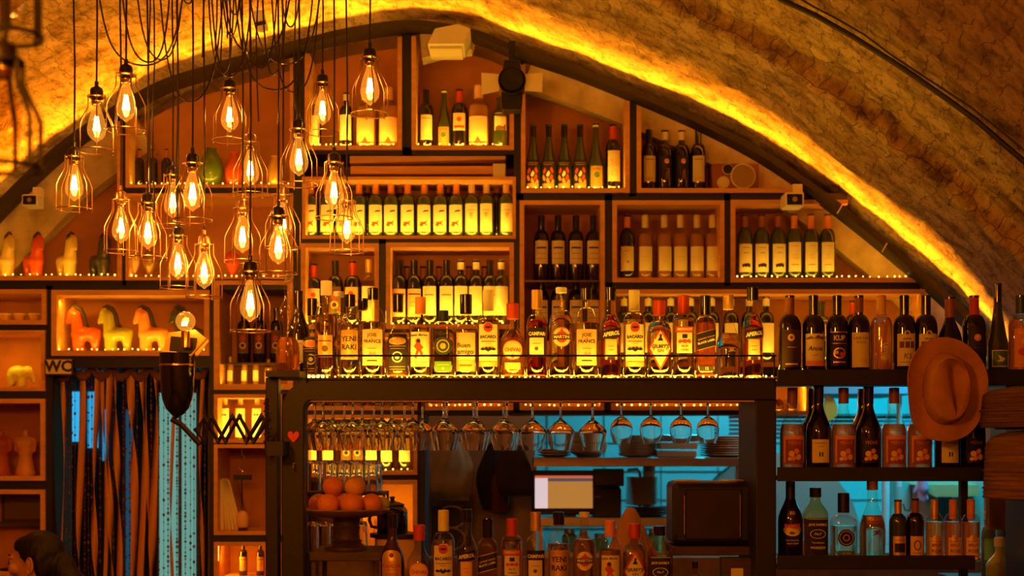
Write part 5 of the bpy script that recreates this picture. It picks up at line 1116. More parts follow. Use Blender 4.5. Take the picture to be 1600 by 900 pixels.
# frosted door and small windows glowing at the end of the corridor
E_fro = mat('frosted_glow', (.10, .30, .26), emit=.42, ecol=(.28, .75, .62), var=0)
YD = 7.5
dr = thing('frosted_door', 'pale green frosted glass door glowing behind the bead curtain', 'door', (0, 0, 0))
for a, b in ((249, 277), (284, 305)): MB().box(XP(a, YD), XP(b, YD), YD, YD+.02, .05, ZP(614, YD)).build('pane', E_fro, dr)
MB().box(XP(243, YD), XP(312, YD), YD+.02, YD+.05, 0, ZP(606, YD)).build('leaf', M_darkwood, dr)
for a, b, y0, y1, e, q in ((112, 127, 612, 690, 1.0, 'left'), (137, 152, 612, 700, .8, 'right'), (196, 206, 640, 900, .12, 'third'), (160, 164, 640, 720, .5, 'narrow')):
    o = MB().box(XP(a, 7.6), XP(b, 7.6), 7.6, 7.62, ZP(y1, 7.6), ZP(y0, 7.6)).build('glowing_window', mat(f'blue_window_glow_{q}', (.01, .12, .2), emit=e, ecol=(.03, .45, .85))); tag(o, f'small blue glowing window behind the bead curtain, {q} one', 'window')
o = struct(MB().box(XP(75, 7.62), XP(250, 7.62), 7.63, 7.68, 0, 2.6).build('wall_corridor_end', mat('corridor_paint_dark', (.03, .035, .035), .8)))

# ------------------------------------------------------------------ scissor arm reading lamp
sl = thing('scissor_lamp', 'old scissor arm lamp with dark dome shade, bare bulb and tin flaps beside the rack', 'lamp', (0, 0, 0))
YA = 4.72; p = lambda x, y, d=0: tuple(W(x, y, YA)+Vector((0, d, 0)))
ar = MB()
zz = [(318, 690), (330, 650), (352, 690), (374, 650), (396, 690), (420, 652)]
z2 = [(318, 652), (340, 690), (362, 650), (384, 690), (408, 650), (424, 682)]
MB().tube([p(x, y) for x, y in [(306, 668)]+zz], .012, 4, smooth=False, flat=.4).build('arm', M_black, sl)
MB().tube([p(x, y, .012) for x, y in [(306, 676)]+z2], .012, 4, smooth=False, flat=.4).build('arm', M_black, sl)
MB().tube([p(268, 655), p(284, 664), p(312, 694), p(318, 688)], .009, 8).build('arm', M_black, sl)
for x, y in ((330, 651), (352, 689), (374, 651), (396, 689), (340, 689), (362, 651), (384, 689), (408, 651)): MB().tube([p(x, y, -.008), p(x, y, .022)], .006, 10).build('pivot', M_black, sl)
MB().tube([p(416, 622, .01), p(416, 712, .01)], .007, 8).build('wall_rod', M_black, sl)
for k in range(7): MB().tube([p(411, 630+k*12, .01), p(422, 632+k*12, .01)], .0035, 6).build('coil', M_black, sl)
MB().box(W(416,0,YA).x, W(442,0,YA).x, YA, YA+.15, ZP(712, YA), ZP(690, YA)).build('mount', M_black, sl)
uu = YA/F; hd = W(277, 652, YA); 
MB().lathe([(r*uu, z*uu) for r, z in ((3,0),(10,5),(18,14),(23,28),(25.5,45),(26.5,66),(27.5,100),(26,100),(24.5,66),(21,30),(9,9),(.1,6))], 28).build('shade', M_blackgloss, sl, tuple(hd))
MB().lathe([(26.8*uu, 79*uu), (27.8*uu, 80*uu), (27.8*uu, 82*uu), (26.8*uu, 83*uu)], 28).build('shade_band', M_brass, sl, tuple(hd))
MB().tube([p(277, 650), p(270, 655)], .006, 8).build('neck', M_black, sl)
MB().prism([(W(x, y, YA).x, W(x, y, YA).z) for x, y in ((250, 551), (258, 518), (300, 513), (322, 531), (303, 556))], YA+.045, YA+.05).build('flap', M_gold, sl)
MB().prism([(W(x, y, YA).x, W(x, y, YA).z) for x, y in ((263, 524), (304, 527), (300, 551), (260, 549))], YA+.036, YA+.04).build('dark_card', M_blackmat, sl)
MB().tube([p(250, 550, -.03), p(275, 552, -.03), p(302, 556, -.03), (W(326, 530, YA).x, YA-.03, W(326, 530, YA).z)], .004, 8).build('rim_wire', mat('tin_edge', (.75, .58, .25), .5), sl)
bl = MB().sphere(p(290, 502, .0), 15.5*uu, 20, 12).build('bulb', G_bulb_lit, sl)
MB().lathe([(6*uu,0),(7*uu,-3*uu),(7*uu,-26*uu),(.1*uu,-26*uu)], 14).build('bulb_base', M_brass, sl, (W(290, 517, YA).x, YA, W(290, 517, YA).z))
f = MB(); c0 = Vector(p(288, 506, .0))
for k in range(5): f.tube([c0+Vector(((k-2)*.004, 0, -.006)), c0+Vector(((k-2)*.004+.002, 0, .008))], .0012, 5)
f.build('filament', E_fil, sl); light('POINT', 'bulb_light', p(290, 503, .0), .8, ORANGE, .012)

# ------------------------------------------------------------------ fruit stand, tumblers and jugs on the back counter
zT = ZP(864, YR+.05)
fb = thing('fruit_table', 'small dark wooden table carrying the fruit stand', 'small table', (0, 0, 0))
MB().box(XP(474, 4.8), XP(594, 4.8), 4.92, 5.25, zT-.03, zT).build('table_top', M_darkwood, fb, bevel=.003)
for a in (478, 586):
    for yy in (4.93, 5.21): MB().box(XP(a, 4.8), XP(a+7, 4.8), yy, yy+.025, .905, zT-.03).build('leg', M_darkwood, fb)
YP = 5.07; fx = XP(541, YP); u = YP/F
zT2 = zT
ft = thing('fruit_stand', 'brown turned fruit stand with a wide shallow plate', 'fruit stand', (fx, YP, zT+.0006))
plz = ZP(808, YP)-zT   # plate underside height
MB().lathe([(33*u,0),(33*u,4*u),(27*u,7*u),(23*u,10*u),(24.5*u,13*u),(21*u,16*u),(20*u,30*u),(22*u,34*u),(20*u,37*u),(22*u,plz-1*u),(.1*u,plz-1*u)], 32).build('pedestal', M_darkwood, ft)
MB().lathe([(.1*u,plz-1*u),(30*u,plz-1*u),(55*u,plz+3*u),(66*u,plz+9*u),(69*u,plz+12*u),(67*u,plz+13.5*u),(54*u,plz+7*u),(30*u,plz+3*u),(.1*u,plz+3*u)], 40).build('plate', mat('olive_ceramic', (.24, .14, .06), .35, coat=.3), ft)
M_orange = mat('orange_peel', (.85, .26, .03), .45, var=.12, vscale=5, bump=.25, bscale=90)
M_grape = mat('grapefruit_peel', (.85, .42, .08), .45, var=.12, vscale=5, bump=.25, bscale=90)
M_lime = mat('lime_peel', (.45, .45, .08), .45, bump=.2, bscale=90)
pz = zT+plz+3*u
def orange(dx, dy, dz, r, m, label):
    o = thing('orange', label, 'orange' if m is not M_lime else 'lime', (fx+dx*u, YP+dy*u, pz+dz*u), random.uniform(0, 6), 'fruit on the stand')
    MB().sphere((0, 0, 0), r*u, 24, 16, sz=.95).build('peel', m, o)
    q = MB().lathe([(.001,.001),(.0025,.0015),(.004,0),(.003,-.001)], 8).build('stem_scar', M_greenprint, o); q.matrix_local = Matrix.Rotation(1.2, 4, 'X') @ Matrix.Translation((0, 0, r*u*.96))
orange(-25, -24, 17.5, 17.5, M_orange, 'front left orange on the stand'); orange(12, -28, 18, 18, M_orange, 'front middle orange on the stand'); orange(-42, -2, 17.5, 17, M_orange, 'orange at the left end of the stand')
orange(40, -5, 18, 17, M_orange, 'orange at the right end of the stand'); orange(-6, 14, 18, 17, M_orange, 'orange half hidden in the middle of the stand'); orange(-21, 2, 45, 16.5, M_orange, 'orange on top at the left of the pile'); orange(14, -4, 45, 16.5, M_grape, 'pale yellow citrus on top at the right of the pile')
orange(55, 14, 17, 12, M_lime, 'small green lime behind the right orange')
# riser carrying tumblers
zK = ZP(768, 5.36); rs = thing('tumbler_shelf', 'thin dark metal shelf behind the fruit carrying upturned tumblers', 'shelf', (0, 0, 0))
MB().box(XP(478, 5.36), XP(604, 5.36), 5.28, 5.46, zK-.012, zK).build('shelf_board', M_black, rs)
zK2 = ZP(862, 5.4); MB().box(XP(478, 5.36), XP(604, 5.36), 5.28, 5.46, zK2-.012, zK2).build('shelf_board', M_black, rs)
for a in (478, 601):
    for yy in (5.285, 5.45): MB().box(XP(a, 5.36), XP(a+3, 5.36), yy, yy+.01, .905, zK-.012).build('leg', M_black, rs)
TM = MB().lathe([(.028,0),(.029,.001),(.0265,.001),(.0245,.100),(.024,.103),(.022,.106),(.001,.106),(.001,.118),(.024,.118),(.0265,.112),(.0275,.105),(.030,.002),(.030,0)][::-1], 20).mesh('tumbler', GLASS)
k = 0
for lev in range(1):
    for j, yy in enumerate((5.32, 5.39)):
        for i in range(6 if j else 4):
            x = (516+i*21) if not j else (490+i*19)
            o = put('tumbler', TM, loc=(XP(x, yy), yy, zK+.0006)); tag(o, 'upturned clear tumbler on the thin shelf behind the fruit', 'tumbler', 'upturned tumblers behind the fruit'); k += 1
for i in range(5):
    o = put('tumbler', TM, loc=(XP(486+i*19, 5.34), 5.34, zK2+.0006)); tag(o, 'upturned clear tumbler on the lower tier behind the pedestal', 'tumbler', 'tumblers on the lower tier')
# dark jug with lid
jz = ZP(833, 5.32); u = 5.32/F
jg = thing('lidded_jug', 'dark enamel jug with a knobbed lid behind the lowest row', 'jug', (XP(613, 5.32), 5.32, jz+.0006))
MB().lathe([(.1*u,0),(23*u,0),(24*u,2*u),(24*u,34*u),(21*u,40*u),(17*u,43*u),(.1*u,43*u)], 28).build('body', M_blackgloss, jg)
MB().lathe([(19*u,43*u),(19*u,45*u),(12*u,48*u),(4*u,50*u),(3*u,53*u),(5*u,56*u),(.1*u,58*u)], 24).build('lid', M_blackmat, jg)
MB().tube([(-23*u,0,34*u),(-34*u,0,32*u),(-36*u,0,20*u),(-32*u,0,10*u),(-23*u,0,8*u)], 2.4*u, 8).build('handle', M_blackgloss, jg)
jt = thing('drum_stand', 'pale drum-shaped stand with a dark rim under the lidded jug', 'stand', (XP(622, 5.32), 5.32, .9052)); 
MB().lathe([(.001,0),(36*u,0),(36*u,jz-.905-.014),(.001,jz-.905-.014)], 28).build('body', M_peach, jt); MB().lathe([(.001,jz-.905-.014),(44*u,jz-.905-.014),(44*u,jz-.905-.0004),(.001,jz-.905-.0004)], 28).build('rim', M_black, jt)
# glossy black appliance on its bracket shelf
YT = 5.02; u = YT/F
zt3 = ZP(853, YT); ap = thing('black_appliance', 'glossy black box-shaped machine beside the right post of the rack', 'appliance', (XP(1115, YT), YT, zt3+.0006))
MB().box(-64*u, 64*u, 0, .22, 0, 100*u).build('body', M_blackmat, ap, bevel=.02)
MB().box(-44*u, 44*u, -.006, 0, 10*u, 88*u).build('front_panel', M_blackgloss, ap, bevel=.003)
MB().tube([(-46*u, -.007, 18*u), (-46*u, -.007, 78*u)], .0018, 6).build('trim', M_brass, ap); MB().tube([(41*u, -.007, 14*u), (41*u, -.007, 80*u)], .0018, 6).build('trim', M_brass, ap)
for q in (-35, 37): MB().lathe([(.001,0),(22*u,0),(20*u,2*u),(.001,2.4*u)], 24).build('top_lid', M_gold, ap, (q*u*1.0, .11, 100*u))
bs = thing('bracket_shelf', 'dark brown ledge under the glossy black machine', 'shelf', (0, 0, 0)); MB().box(XP(1050, YT), XP(1180, YT), 4.98, 5.2, zt3-.029, zt3).build('board', M_darkwood, bs, bevel=.002)
for a in (1053, 1172): MB().box(XP(a, YT), XP(a+5, YT), 5.16, 5.18, .905, zt3-.029).build('leg', M_black, bs)
o = thing('framed_card', 'dark box frame with a cream card at the foot of the right post', 'frame', (XP(1152, 4.95), 4.95, .9052)); u = 4.95/F
MB().box(-24*u, 24*u, 0, .06, 0, ZP(872, 4.95)-.905).build('frame', M_darkwood, o, bevel=.003); MB().box(-10*u, 9*u, -.003, 0, .02, ZP(888, 4.95)-.905).build('card', M_cream, o)
bottle('s_mini', XP(1086, 4.95), 4.95, .9052, 'small amber bottle below the glossy black machine', s=.86)
# cloth over a tall shape
YC = 5.22; u = YC/F
cz = .9052; pk = ZP(793, YC)-cz
vs = []; fs = []; n = 64; m = 26
for j in range(m+1):
    t = j/m
    for k in range(n):
        a = 2*PI*k/n; r = (3+19*t**.45+34*t**1.4)*u; fold = 1+.16*t*math.sin(a*5+1)+.07*t*math.sin(a*11+.5)
        r *= fold; vs.append((r*math.cos(a)*1.05, r*math.sin(a)*.7, pk*(1-t**1.15)+(.012*math.sin(a*2) if t < .2 else 0)*t*5))
for j in range(m):
    for k in range(n): fs.append((j*n+k, j*n+(k+1) % n, (j+1)*n+(k+1) % n, (j+1)*n+k))
fs.append(tuple(range(n)))
o = MB().add(vs, fs, True).build('draped_cloth', mat('mustard_cloth', (.55, .30, .09), .9, bump=.3, bscale=200), None, (XP(985, YC), YC, cz)); sd = o.modifiers.new('t', 'SOLIDIFY'); sd.thickness = .002
tag(o, 'mustard cloth draped over a pointed shape behind the lowest row', 'cloth')

# ------------------------------------------------------------------ kitchen beyond the hatch
YK1 = 7.05
def kx(p): return XP(p, YK1)
def kshelf(x0, x1, y0, y1, label, posts):
    r = thing('steel_shelf', label, 'shelf', (0, 0, 0)); z1 = ZP(y0, YK1); z0 = ZP(y1, YK1)
    MB().box(kx(x0), kx(x1), YK1, YK1+.36, z0, z1).build('board', M_steel, r, bevel=.004)
    return r, z1
k1, zk1 = kshelf(833, 1160, 715, 729, 'upper steel kitchen shelf of bowls and plates beyond the hatch', ())
MB().box(kx(1150), kx(1161), YK1+.01, YK1+.05, .9, ZP(729, YK1)).build('post', M_steel, k1)
MB().box(kx(834), kx(840), YK1+.30, YK1+.34, .9, ZP(729, YK1)).build('post', M_steel, k1)
k2, zk2 = kshelf(841, 1052, 809, 823, 'lower steel kitchen shelf carrying the till screen', ())
kc = thing('kitchen_counter', 'long low kitchen counter beyond the hatch', 'counter', (0, 0, 0)); MB().box(kx(846), kx(1560), YK1-.02, YK1+.55, .85, .9).build('worktop', M_steel, kc); MB().box(kx(848), kx(1555), YK1, YK1+.5, 0, .85).build('cabinet', M_darkwood, kc)
MB().box(kx(842), kx(848), YK1+.02, YK1+.05, .9, ZP(823, YK1)).build('post', M_steel, k2); MB().box(kx(1040), kx(1047), YK1+.02, YK1+.05, .9, ZP(823, YK1)).build('post', M_steel, k2)
uk = YK1/F
def stack(px, z, n, rx, h, m, label, name, cat, Y=YK1+.16, grp=None, prof=None, tilt=0):
    for i in range(n):
        r = rx*uk*(1-.01*((i*7) % 3)); o = MB().lathe(prof(r, h) if prof else [(r*.55,0),(r*.6,.001),(r*.92,h*.55),(r,h*.8),(r*.98,h*.92),(r*.6,h*.35),(.001,h*.3)], 28).build(name, m, None, (XP(px, Y)+.002*math.sin(i*2.3), Y, z+.0006+i*h*.72))
        tag(o, label, cat, grp)
M_plate = mat('stoneware', (.55, .42, .28), .4, coat=.3); M_bowl = mat('cream_bowl', (.62, .48, .30), .4, coat=.3)
bowlp = lambda r, h: [(r*.55,0),(r*.6,.002),(r*.93,h*.35),(r,h),(r*.96,h),(r*.88,h*.4),(r*.5,.006),(.001,.006)]
stack(919, zk1, 2, 31, .075, M_bowl, 'big cream bowl nested behind the last hanging goblet', 'bowl', 'bowl', grp='big nested bowls', prof=bowlp)
stack(996, zk1, 6, 31, .024, M_bowl, 'cream bowl in the stack behind the small wine glasses', 'bowl', 'bowl', grp='stacked cream bowls', prof=bowlp)
stack(866, zk1, 3, 28, .018, M_plate, 'brown plate in the low stack at the left of the upper steel shelf', 'plate', 'plate', grp='low plate stack')
stack(1132, zk1, 9, 40, .016, M_plate, 'dark-rimmed plate in the wide stack at the right of the upper steel shelf', 'plate', 'plate', grp='wide plate stack')
stack(1003, zk2+.055, 17, 26.5, .0115, M_plate, 'small brown plate in the tall stack beside the printer', 'plate', 'plate', grp='tall plate stack')
stack(1012, zk2, 4, 36, .016, mat('dark_plate', (.12, .10, .09), .4), 'dark plate at the foot of the tall plate stack', 'plate', 'plate', grp='dark plates under the tall stack')
for i, (w_, dz) in enumerate(((62, 0), (60, 13), (58, 25))):
    o = MB().box(-w_/2*uk, w_/2*uk, 0, .22, 0, 10.5*uk).build('foil_tray', M_bowl if i < 2 else M_steel, None, (XP(1058, YK1+.05)+.01*i, YK1+.05, zk1+.0006+dz*uk), bevel=.004); o.rotation_euler = (0, .0, .05*i)
    tag(o, f'flat tray box, {("bottom", "middle", "top")[i]} of three between the bowls and plates', 'tray')
# till screen
mo = thing('till_monitor', 'till screen showing a white list and an orange picture beyond the hatch', 'monitor', (kx(883), YK1+.1, zk2+.0006)); u = (YK1+.1)/F
MB().box(-51*u, 49*u, 0, .035, 3*u, 72*u).build('casing', M_blackmat, mo, bevel=.006)
MB().box(-46*u, 44*u, -.001, .0, 13*u, 64*u).build('screen', emis('screen_orange', (.45, .20, .04), .9), mo)
MB().box(-46*u, -26*u, -.002, -.001, 13*u, 60*u).build('list_panel', emis('screen_white', (.75, .62, .66), .85), mo)
MB().box(-46*u, 44*u, -.002, -.001, 61*u, 64*u).build('title_bar', emis('screen_red', (.7, .12, .06), .8), mo)
MB().box(-26*u, 44*u, -.002, -.001, 55*u, 60*u).build('tool_bar', emis('screen_blue', (.10, .09, .12), .7), mo)
MB().box(-18*u, 18*u, -.03, .08, 0, 3*u).build('foot', M_blackmat, mo)
o = thing('receipt_printer', 'black box printer beside the till screen', 'printer', (kx(950), YK1+.06, zk2+.0006)); MB().box(-22*u, 22*u, 0, .18, 0, 44*u).build('body', M_blackmat, o, bevel=.005); MB().box(-20*u, -10*u, -.001, 0, 30*u, 33*u).build('badge', M_inkbrown, o); MB().box(-20*u, 20*u, .01, .16, 43*u, 47*u).build('lid', M_blackgloss, o)
o = thing('till_drawer_box', 'second black box standing on the printer beyond the hatch', 'box', (kx(955), YK1+.09, zk2+.0006+47.4*u)); MB().box(-25*u, 22*u, 0, .12, 0, 27*u).build('body', M_blackmat, o, bevel=.004); MB().box(-25*u, 22*u, -.002, 0, 20*u, 22*u).build('seam_strip', M_black, o)
o = thing('white_canister', 'white rounded canister behind the tall plate stack', 'canister', (XP(1014, 7.35), 7.35, zk2+.0006)); MB().lathe([(.03,0),(.032,.28),(.02,.31),(.001,.315)], 20).build('body', M_white, o); MB().lathe([(.012,.315),(.012,.34),(.001,.34)], 12).build('cap', M_steel, o)
# pipe and tap above the till
o = MB().tube([W(980, 735, 7.3), W(996, 733, 7.3), W(1000, 740, 7.3), W(1000, 812, 7.3)], .008, 8).build('tap', M_steel); tag(o, 'bent dark tap pipe behind the plate stack', 'tap')
# things under the lower shelf, blurred teal and orange
random.seed(3)
for i, (x, r, h, c) in enumerate(((890, 12, 34, 'teal'), (912, 9, 26, 'clay2'), (938, 13, 30, 'teal'), (1020, 9, 34, 'teal'), (1042, 8, 28, 'white'))):
    m = {'teal': mat('teal_glass', (.10, .45, .48), .2, coat=.5), 'clay2': M_peach, 'white': M_white}[c]
    o = thing('kitchen_jar', f'jar on the kitchen counter under the lower steel shelf, {ORD[i]} from the left', 'jar', (XP(x, YK1+.12), YK1+.12, .9006)); u = (YK1+.12)/F; zz = ZP(832+i % 3*4, YK1+.12)-.9
    MB().lathe([(.001,0),(r*u,0),(r*u,zz*.8),(r*.7*u,zz*.92),(r*.7*u,zz),(.001,zz)], 18).build('body', m, o); MB().lathe([(.001,zz),(r*.75*u,zz),(r*.75*u,zz+.02),(.001,zz+.02)], 16).build('lid', M_steel, o)
# bag and jackets hanging on the ochre wall
YH = 7.38
def cloth_drop(px, py0, py1, hw, m, label, name, cat, seed, Y=YH, squash=.35):
    u = Y/F; z0 = ZP(py0, Y); L = ZP(py0, Y)-ZP(py1, Y); vs = []; fs = []; n = 28; k = 18
    for j in range(k+1):
        t = j/k
        for i in range(n):
            a = 2*PI*i/n; r = hw*u*(.35+.75*math.sin(min(1, t*1.15)*PI*.62)**.8)*(1 if t < .93 else .85); f = 1+.10*math.sin(a*4+seed+t*2)+.07*math.sin(a*7+seed*2)+.10*noise.noise(Vector((math.cos(a), t*3, seed)))
            vs.append((r*f*math.cos(a)+.01*math.sin(t*5+seed), r*f*squash*math.sin(a), -L*t))
    for j in range(k):
        for i in range(n): fs.append((j*n+i, j*n+(i+1) % n, (j+1)*n+(i+1) % n, (j+1)*n+i))
    fs.append(tuple(range(n))); fs.append(tuple(k*n+i for i in range(n-1, -1, -1)))
    r = thing(name, label, cat, (XP(px, Y), Y, z0)); MB().add(vs, fs, True).build('cloth_body', m, r); MB().tube([(0, 0, -.02), (0, .01, .03), (0, .06, .045)], .004, 8).build('hanging_loop', M_black, r); return r
cloth_drop(706, 690, 782, 29, mat('canvas_cloth', (.50, .38, .18), .9, var=.3), 'pale canvas bag hanging on the ochre wall under the goblets', 'canvas_bag', 'bag', 1.0)
cloth_drop(770, 692, 797, 20, mat('dark_coat_cloth', (.035, .025, .02), .95), 'dark narrow coat hanging right of the pale bag', 'hanging_coat', 'coat', 2.0)
cloth_drop(781, 740, 800, 13, mat('plum_cloth', (.16, .05, .04), .95), 'plum red cloth end hanging below the dark coat', 'hanging_scarf', 'scarf', 4.2, Y=7.35)
cloth_drop(805, 696, 775, 28, mat('brown_coat_cloth', (.07, .04, .02), .95), 'dark brown jacket hanging beside the till screen', 'hanging_jacket', 'jacket', 3.1, Y=7.3)
# wash-hand dispenser / dark plate with round handle behind the lowest row
o = thing('round_dial', 'dark square panel with two round rings behind the lowest row of bottles', 'panel', (XP(706, 7.3), 7.3, ZP(850, 7.3))); u = 7.3/F
MB().box(-32*u, 30*u, 0, .05, 0, 58*u).build('panel', M_blackmat, o, bevel=.004)
for zz in (42, 8): MB().tube([(20*u*math.cos(2*PI*k/24), -.008, zz*u+17*u*math.sin(2*PI*k/24)) for k in range(24)], .004, 6, closed=True).build('ring', M_plate, o)
MB().box(-20*u, 20*u, .01, .04, ZP(935,7.3)-ZP(850,7.3), 0).build('stand', M_blackmat, o)
# right half of the kitchen, seen through the wine rack
o = struct(MB().box(XP(1392, 7.7), XP(1600, 7.7), 7.7, 7.78, 0, ZP(742, 7.7)).build('wall_half_height', mat('pale_plaster', (.50, .42, .36), .8)))
struct(MB().box(XP(1268, 7.45), XP(1440, 7.45), 7.45, 8.3, ZP(615, 7.45), 3.1).build('wall_bulkhead', mat('blue_paint', (.14, .28, .40), .7)))
bd = thing('louvre_blind', 'dark blue slatted blind below the glowing kitchen ceiling', 'blind', (0, 0, 0)); q = MB()
for i in range(5): q.box(XP(1140, 7.9), XP(1432, 7.9), 7.9+.004, 7.93, ZP(686-i*6.5, 7.9), ZP(682-i*6.5, 7.9))
q.build('slats', mat('blind_slat', (.05, .16, .28), .4), bd); MB().box(XP(1140, 7.9), XP(1432, 7.9), 7.9, 7.935, ZP(654, 7.9), ZP(650, 7.9)).build('head_rail', M_blackmat, bd)
for x in (1170, 1350): MB().box(XP(x, 7.9), XP(x+5, 7.9), 7.885, 7.9, ZP(690, 7.9), 3.1).build('ladder_tape', M_blackmat, bd)
dsk = thing('round_dish_rack', 'large round pale tray with a ribbed glowing blue rim behind the lowest wine shelf', 'tray', (XP(1208, 7.4), 7.4, ZP(842, 7.4))); u = 7.4/F
q = MB().lathe([(.001,0),(100*u,0),(103*u,.01),(.001,.02)], 64).build('disc', mat('parchment', (.55, .40, .24), .7), dsk); q.rotation_euler = (PI/2, 0, 0)
q = MB().lathe([(103*u,.012),(133*u,.03),(134*u,.04),(103*u,.03)], 64).build('rim', mat('blue_rim', (.25, .60, .66), .4), dsk); q.rotation_euler = (PI/2, 0, 0)
q = MB()
for k in range(72):
    a = 2*PI*k/72; q.tube([(104*u*math.cos(a), -.014, 104*u*math.sin(a)), (132*u*math.cos(a+.06), -.032, 132*u*math.sin(a+.06))], .0035, 4)
q.build('ribs', mat('white_rib', (.75, .85, .85), .4), dsk)
MB().box(-.05, .05, .03, .09, .9-ZP(842, 7.4), -.05).build('stand', M_steel, dsk)
o = thing('leaf_potholder', 'mustard leaf-shaped cloth hanging behind the middle wine shelf', 'potholder', W(1297, 612, 7.5)); u = 7.5/F
MB().prism([(x*u, z*u) for x, z in ((-5,-4),(2,-10),(4,-8),(8,-16),(12,-28),(9,-38),(2,-45),(-6,-47),(-10,-38),(-10,-20),(-8,-10))], -.01, .01).build('cloth_body', mat('mustard_felt', (.50, .28, .03), .9), o, bevel=.006); MB().tube([(0,0,-5*u),(0,0,30*u)], .002, 6).build('loop', M_black, o)
o = thing('pink_glove', 'pink rubber gloves hanging above the round tray', 'gloves', W(1440, 746, 7.6)); u = 7.6/F
put('glove', remesh_blob('glove', [('c', (0,0,0), .025, (.01,0,-.06), .03), ('c', (.01,0,-.06), .012, (.03,0,-.115), .009), ('c', (.0,0,-.06), .012, (.008,0,-.125), .009), ('c', (-.012,0,-.06), .011, (-.012,0,-.12), .008), ('c', (-.022,0,-.04), .01, (-.04,0,-.08), .008)], mat('pink_rubber', (.72, .28, .45), .4), .004, 3), o)
MB().tube([(0,0,.02),(0,0,.12)], .003, 6).build('loop', M_black, o)
o = MB().tube([W(1384, 735, 7.65), W(1384, 870, 7.65)], .022, 12).build('steam_pipe', mat('pale_pipe', (.6, .68, .72), .4)); tag(o, 'pale upright pipe behind the lowest wine shelf', 'pipe')
o = MB().tube([W(1405, 560, 7.65), W(1405, 760, 7.65)], .015, 12).build('steam_pipe', MC['pale_pipe']); tag(o, 'pale upright pipe behind the middle wine shelf', 'pipe')
o = thing('knife_rail', 'slanting wooden rail with a dark hook behind the small wine bottles', 'rail', (0, 0, 0))
MB().prism([(W(x, y, 7.6).x, W(x, y, 7.6).z) for x, y in ((1428, 757), (1530, 757), (1530, 775), (1465, 778))], 7.6, 7.701).build('board', M_ply, o); MB().tube([W(1411, 787, 7.58), W(1414, 797, 7.58), W(1421, 798, 7.58), W(1424, 790, 7.58), W(1424, 758, 7.58)], .004, 8).build('hook_wire', M_blackmat, o); MB().box(XP(1465,7.6), XP(1484,7.6), 7.56, 7.601, ZP(828, 7.6), ZP(776, 7.6)).build('knife_block', M_blackmat, o)
for i, (x, y, r, c) in enumerate(((1075, 876, 10, (.1,.55,.6)), (1066, 890, 11, (.2,.5,.05)), (1105, 885, 12, (.75,.2,.35)), (1125, 866, 16, (.55,.5,.6)))):
    o = MB().sphere((0, 0, 0), r*7/F, 18, 12).build('kitchen_bauble', mat(f'bauble_glaze_{i}', c, .3), None, W(x, y, 7.12)); o.location.z = .9+r*7/F; tag(o, f'blurred round coloured thing on the kitchen counter, {("teal", "green", "pink", "lilac")[i]}', 'ball')

# ------------------------------------------------------------------ brown felt hat on the wine rack
YHAT = 4.755; u = YHAT/F
ht = thing('felt_hat', 'brown felt hat with a pinched crown hung on the front of the wine rack', 'hat', W(1477, 608, YHAT))
hx0 = W(1477, 608, YHAT)
def hat_surface():
    n = 96; rings = []
    def rim(a):   # brim outline in px from the centre
        c, s_ = math.cos(a), math.sin(a)
        R = (1/((abs(c)/62.5)**2.3+(abs(s_)/81)**2.3))**(1/2.3)
        return R*(1+.02*math.sin(3*a+.7)+.012*math.sin(5*a))
    def base(a): c, s_ = math.cos(a), math.sin(a); return (1/((abs(c)/34)**2.1+(abs(s_)/55)**2.1))**(1/2.1)
    # brim: from the edge to the crown base
    for t in (0, .03, .1, .25, .45, .65, .82, .93, 1):
        rings.append([( (rim(a)*(1-t)+base(a)*t)*math.cos(a), (rim(a)*(1-t)+base(a)*t)*math.sin(a),
                        (10*(1-t)**2*(.55*math.cos(2*a+.3)+.15*math.sin(3*a))+5*(1-t)**3*(1) - (2 if t == 1 else 0)+3*math.sin(t*PI)*math.sin(4*a+1))) for a in [2*PI*k/n for k in range(n)]])
    for t in (.02, .1, .3, .55, .8, .92, 1):   # crown wall
        rings.append([((base(a)*(1-.10*t-.06*t**4))*math.cos(a)+0*t, base(a)*(1-.10*t-.06*t**4)*math.sin(a), 34*t**.9*(1)-(3*t**6)) for a in [2*PI*k/n for k in range(n)]])
    def dent(x, z):
        # teardrop pinch: wide at the top, pointed at the bottom
        zz = (z-6)/44; w_ = 15*max(.04, (zz+1.02)/2)**.75 if zz < 1 else 1
        d = (abs(x-8)/w_)**2+max(0, zz-.55)**2*9+max(0, -zz-.85)**2*40
        return -20*math.exp(-d*1.1)
    for t in (.96, .9, .82, .72, .62, .5, .38, .26, .14, .05):
        rr = []
        for k in range(n):
            a = 2*PI*k/n; R = base(a)*.84*t; x, z = R*math.cos(a), R*math.sin(a); rr.append((x, z, 31+3.5*(1-t**3)+dent(x, z)))
        rings.append(rr)
    vs = [(x*u, -h*u, z*u) for r in rings for (x, z, h) in r]; fs = []
    for j in range(len(rings)-1):
        for k in range(n): fs.append((j*n+k, j*n+(k+1) % n, (j+1)*n+(k+1) % n, (j+1)*n+k))
    fs.append(tuple((len(rings)-1)*n+k for k in range(n)))
    return vs, fs, base
vs, fs, base = hat_surface()
o = MB().add(vs, fs, True).build('hat_body', mat('brown_felt', (.50, .22, .10), .95, var=.2, vscale=14, bump=.25, bscale=220), ht); sd = o.modifiers.new('t', 'SOLIDIFY'); sd.thickness = .003; sd.offset = -1
MB().tube([(base(a)*1.0*math.cos(a)*u, -1.5*u, base(a)*1.0*math.sin(a)*u) for a in [2*PI*k/64 for k in range(64)]], .0028, 8, closed=True).build('hat_band', M_black, ht)
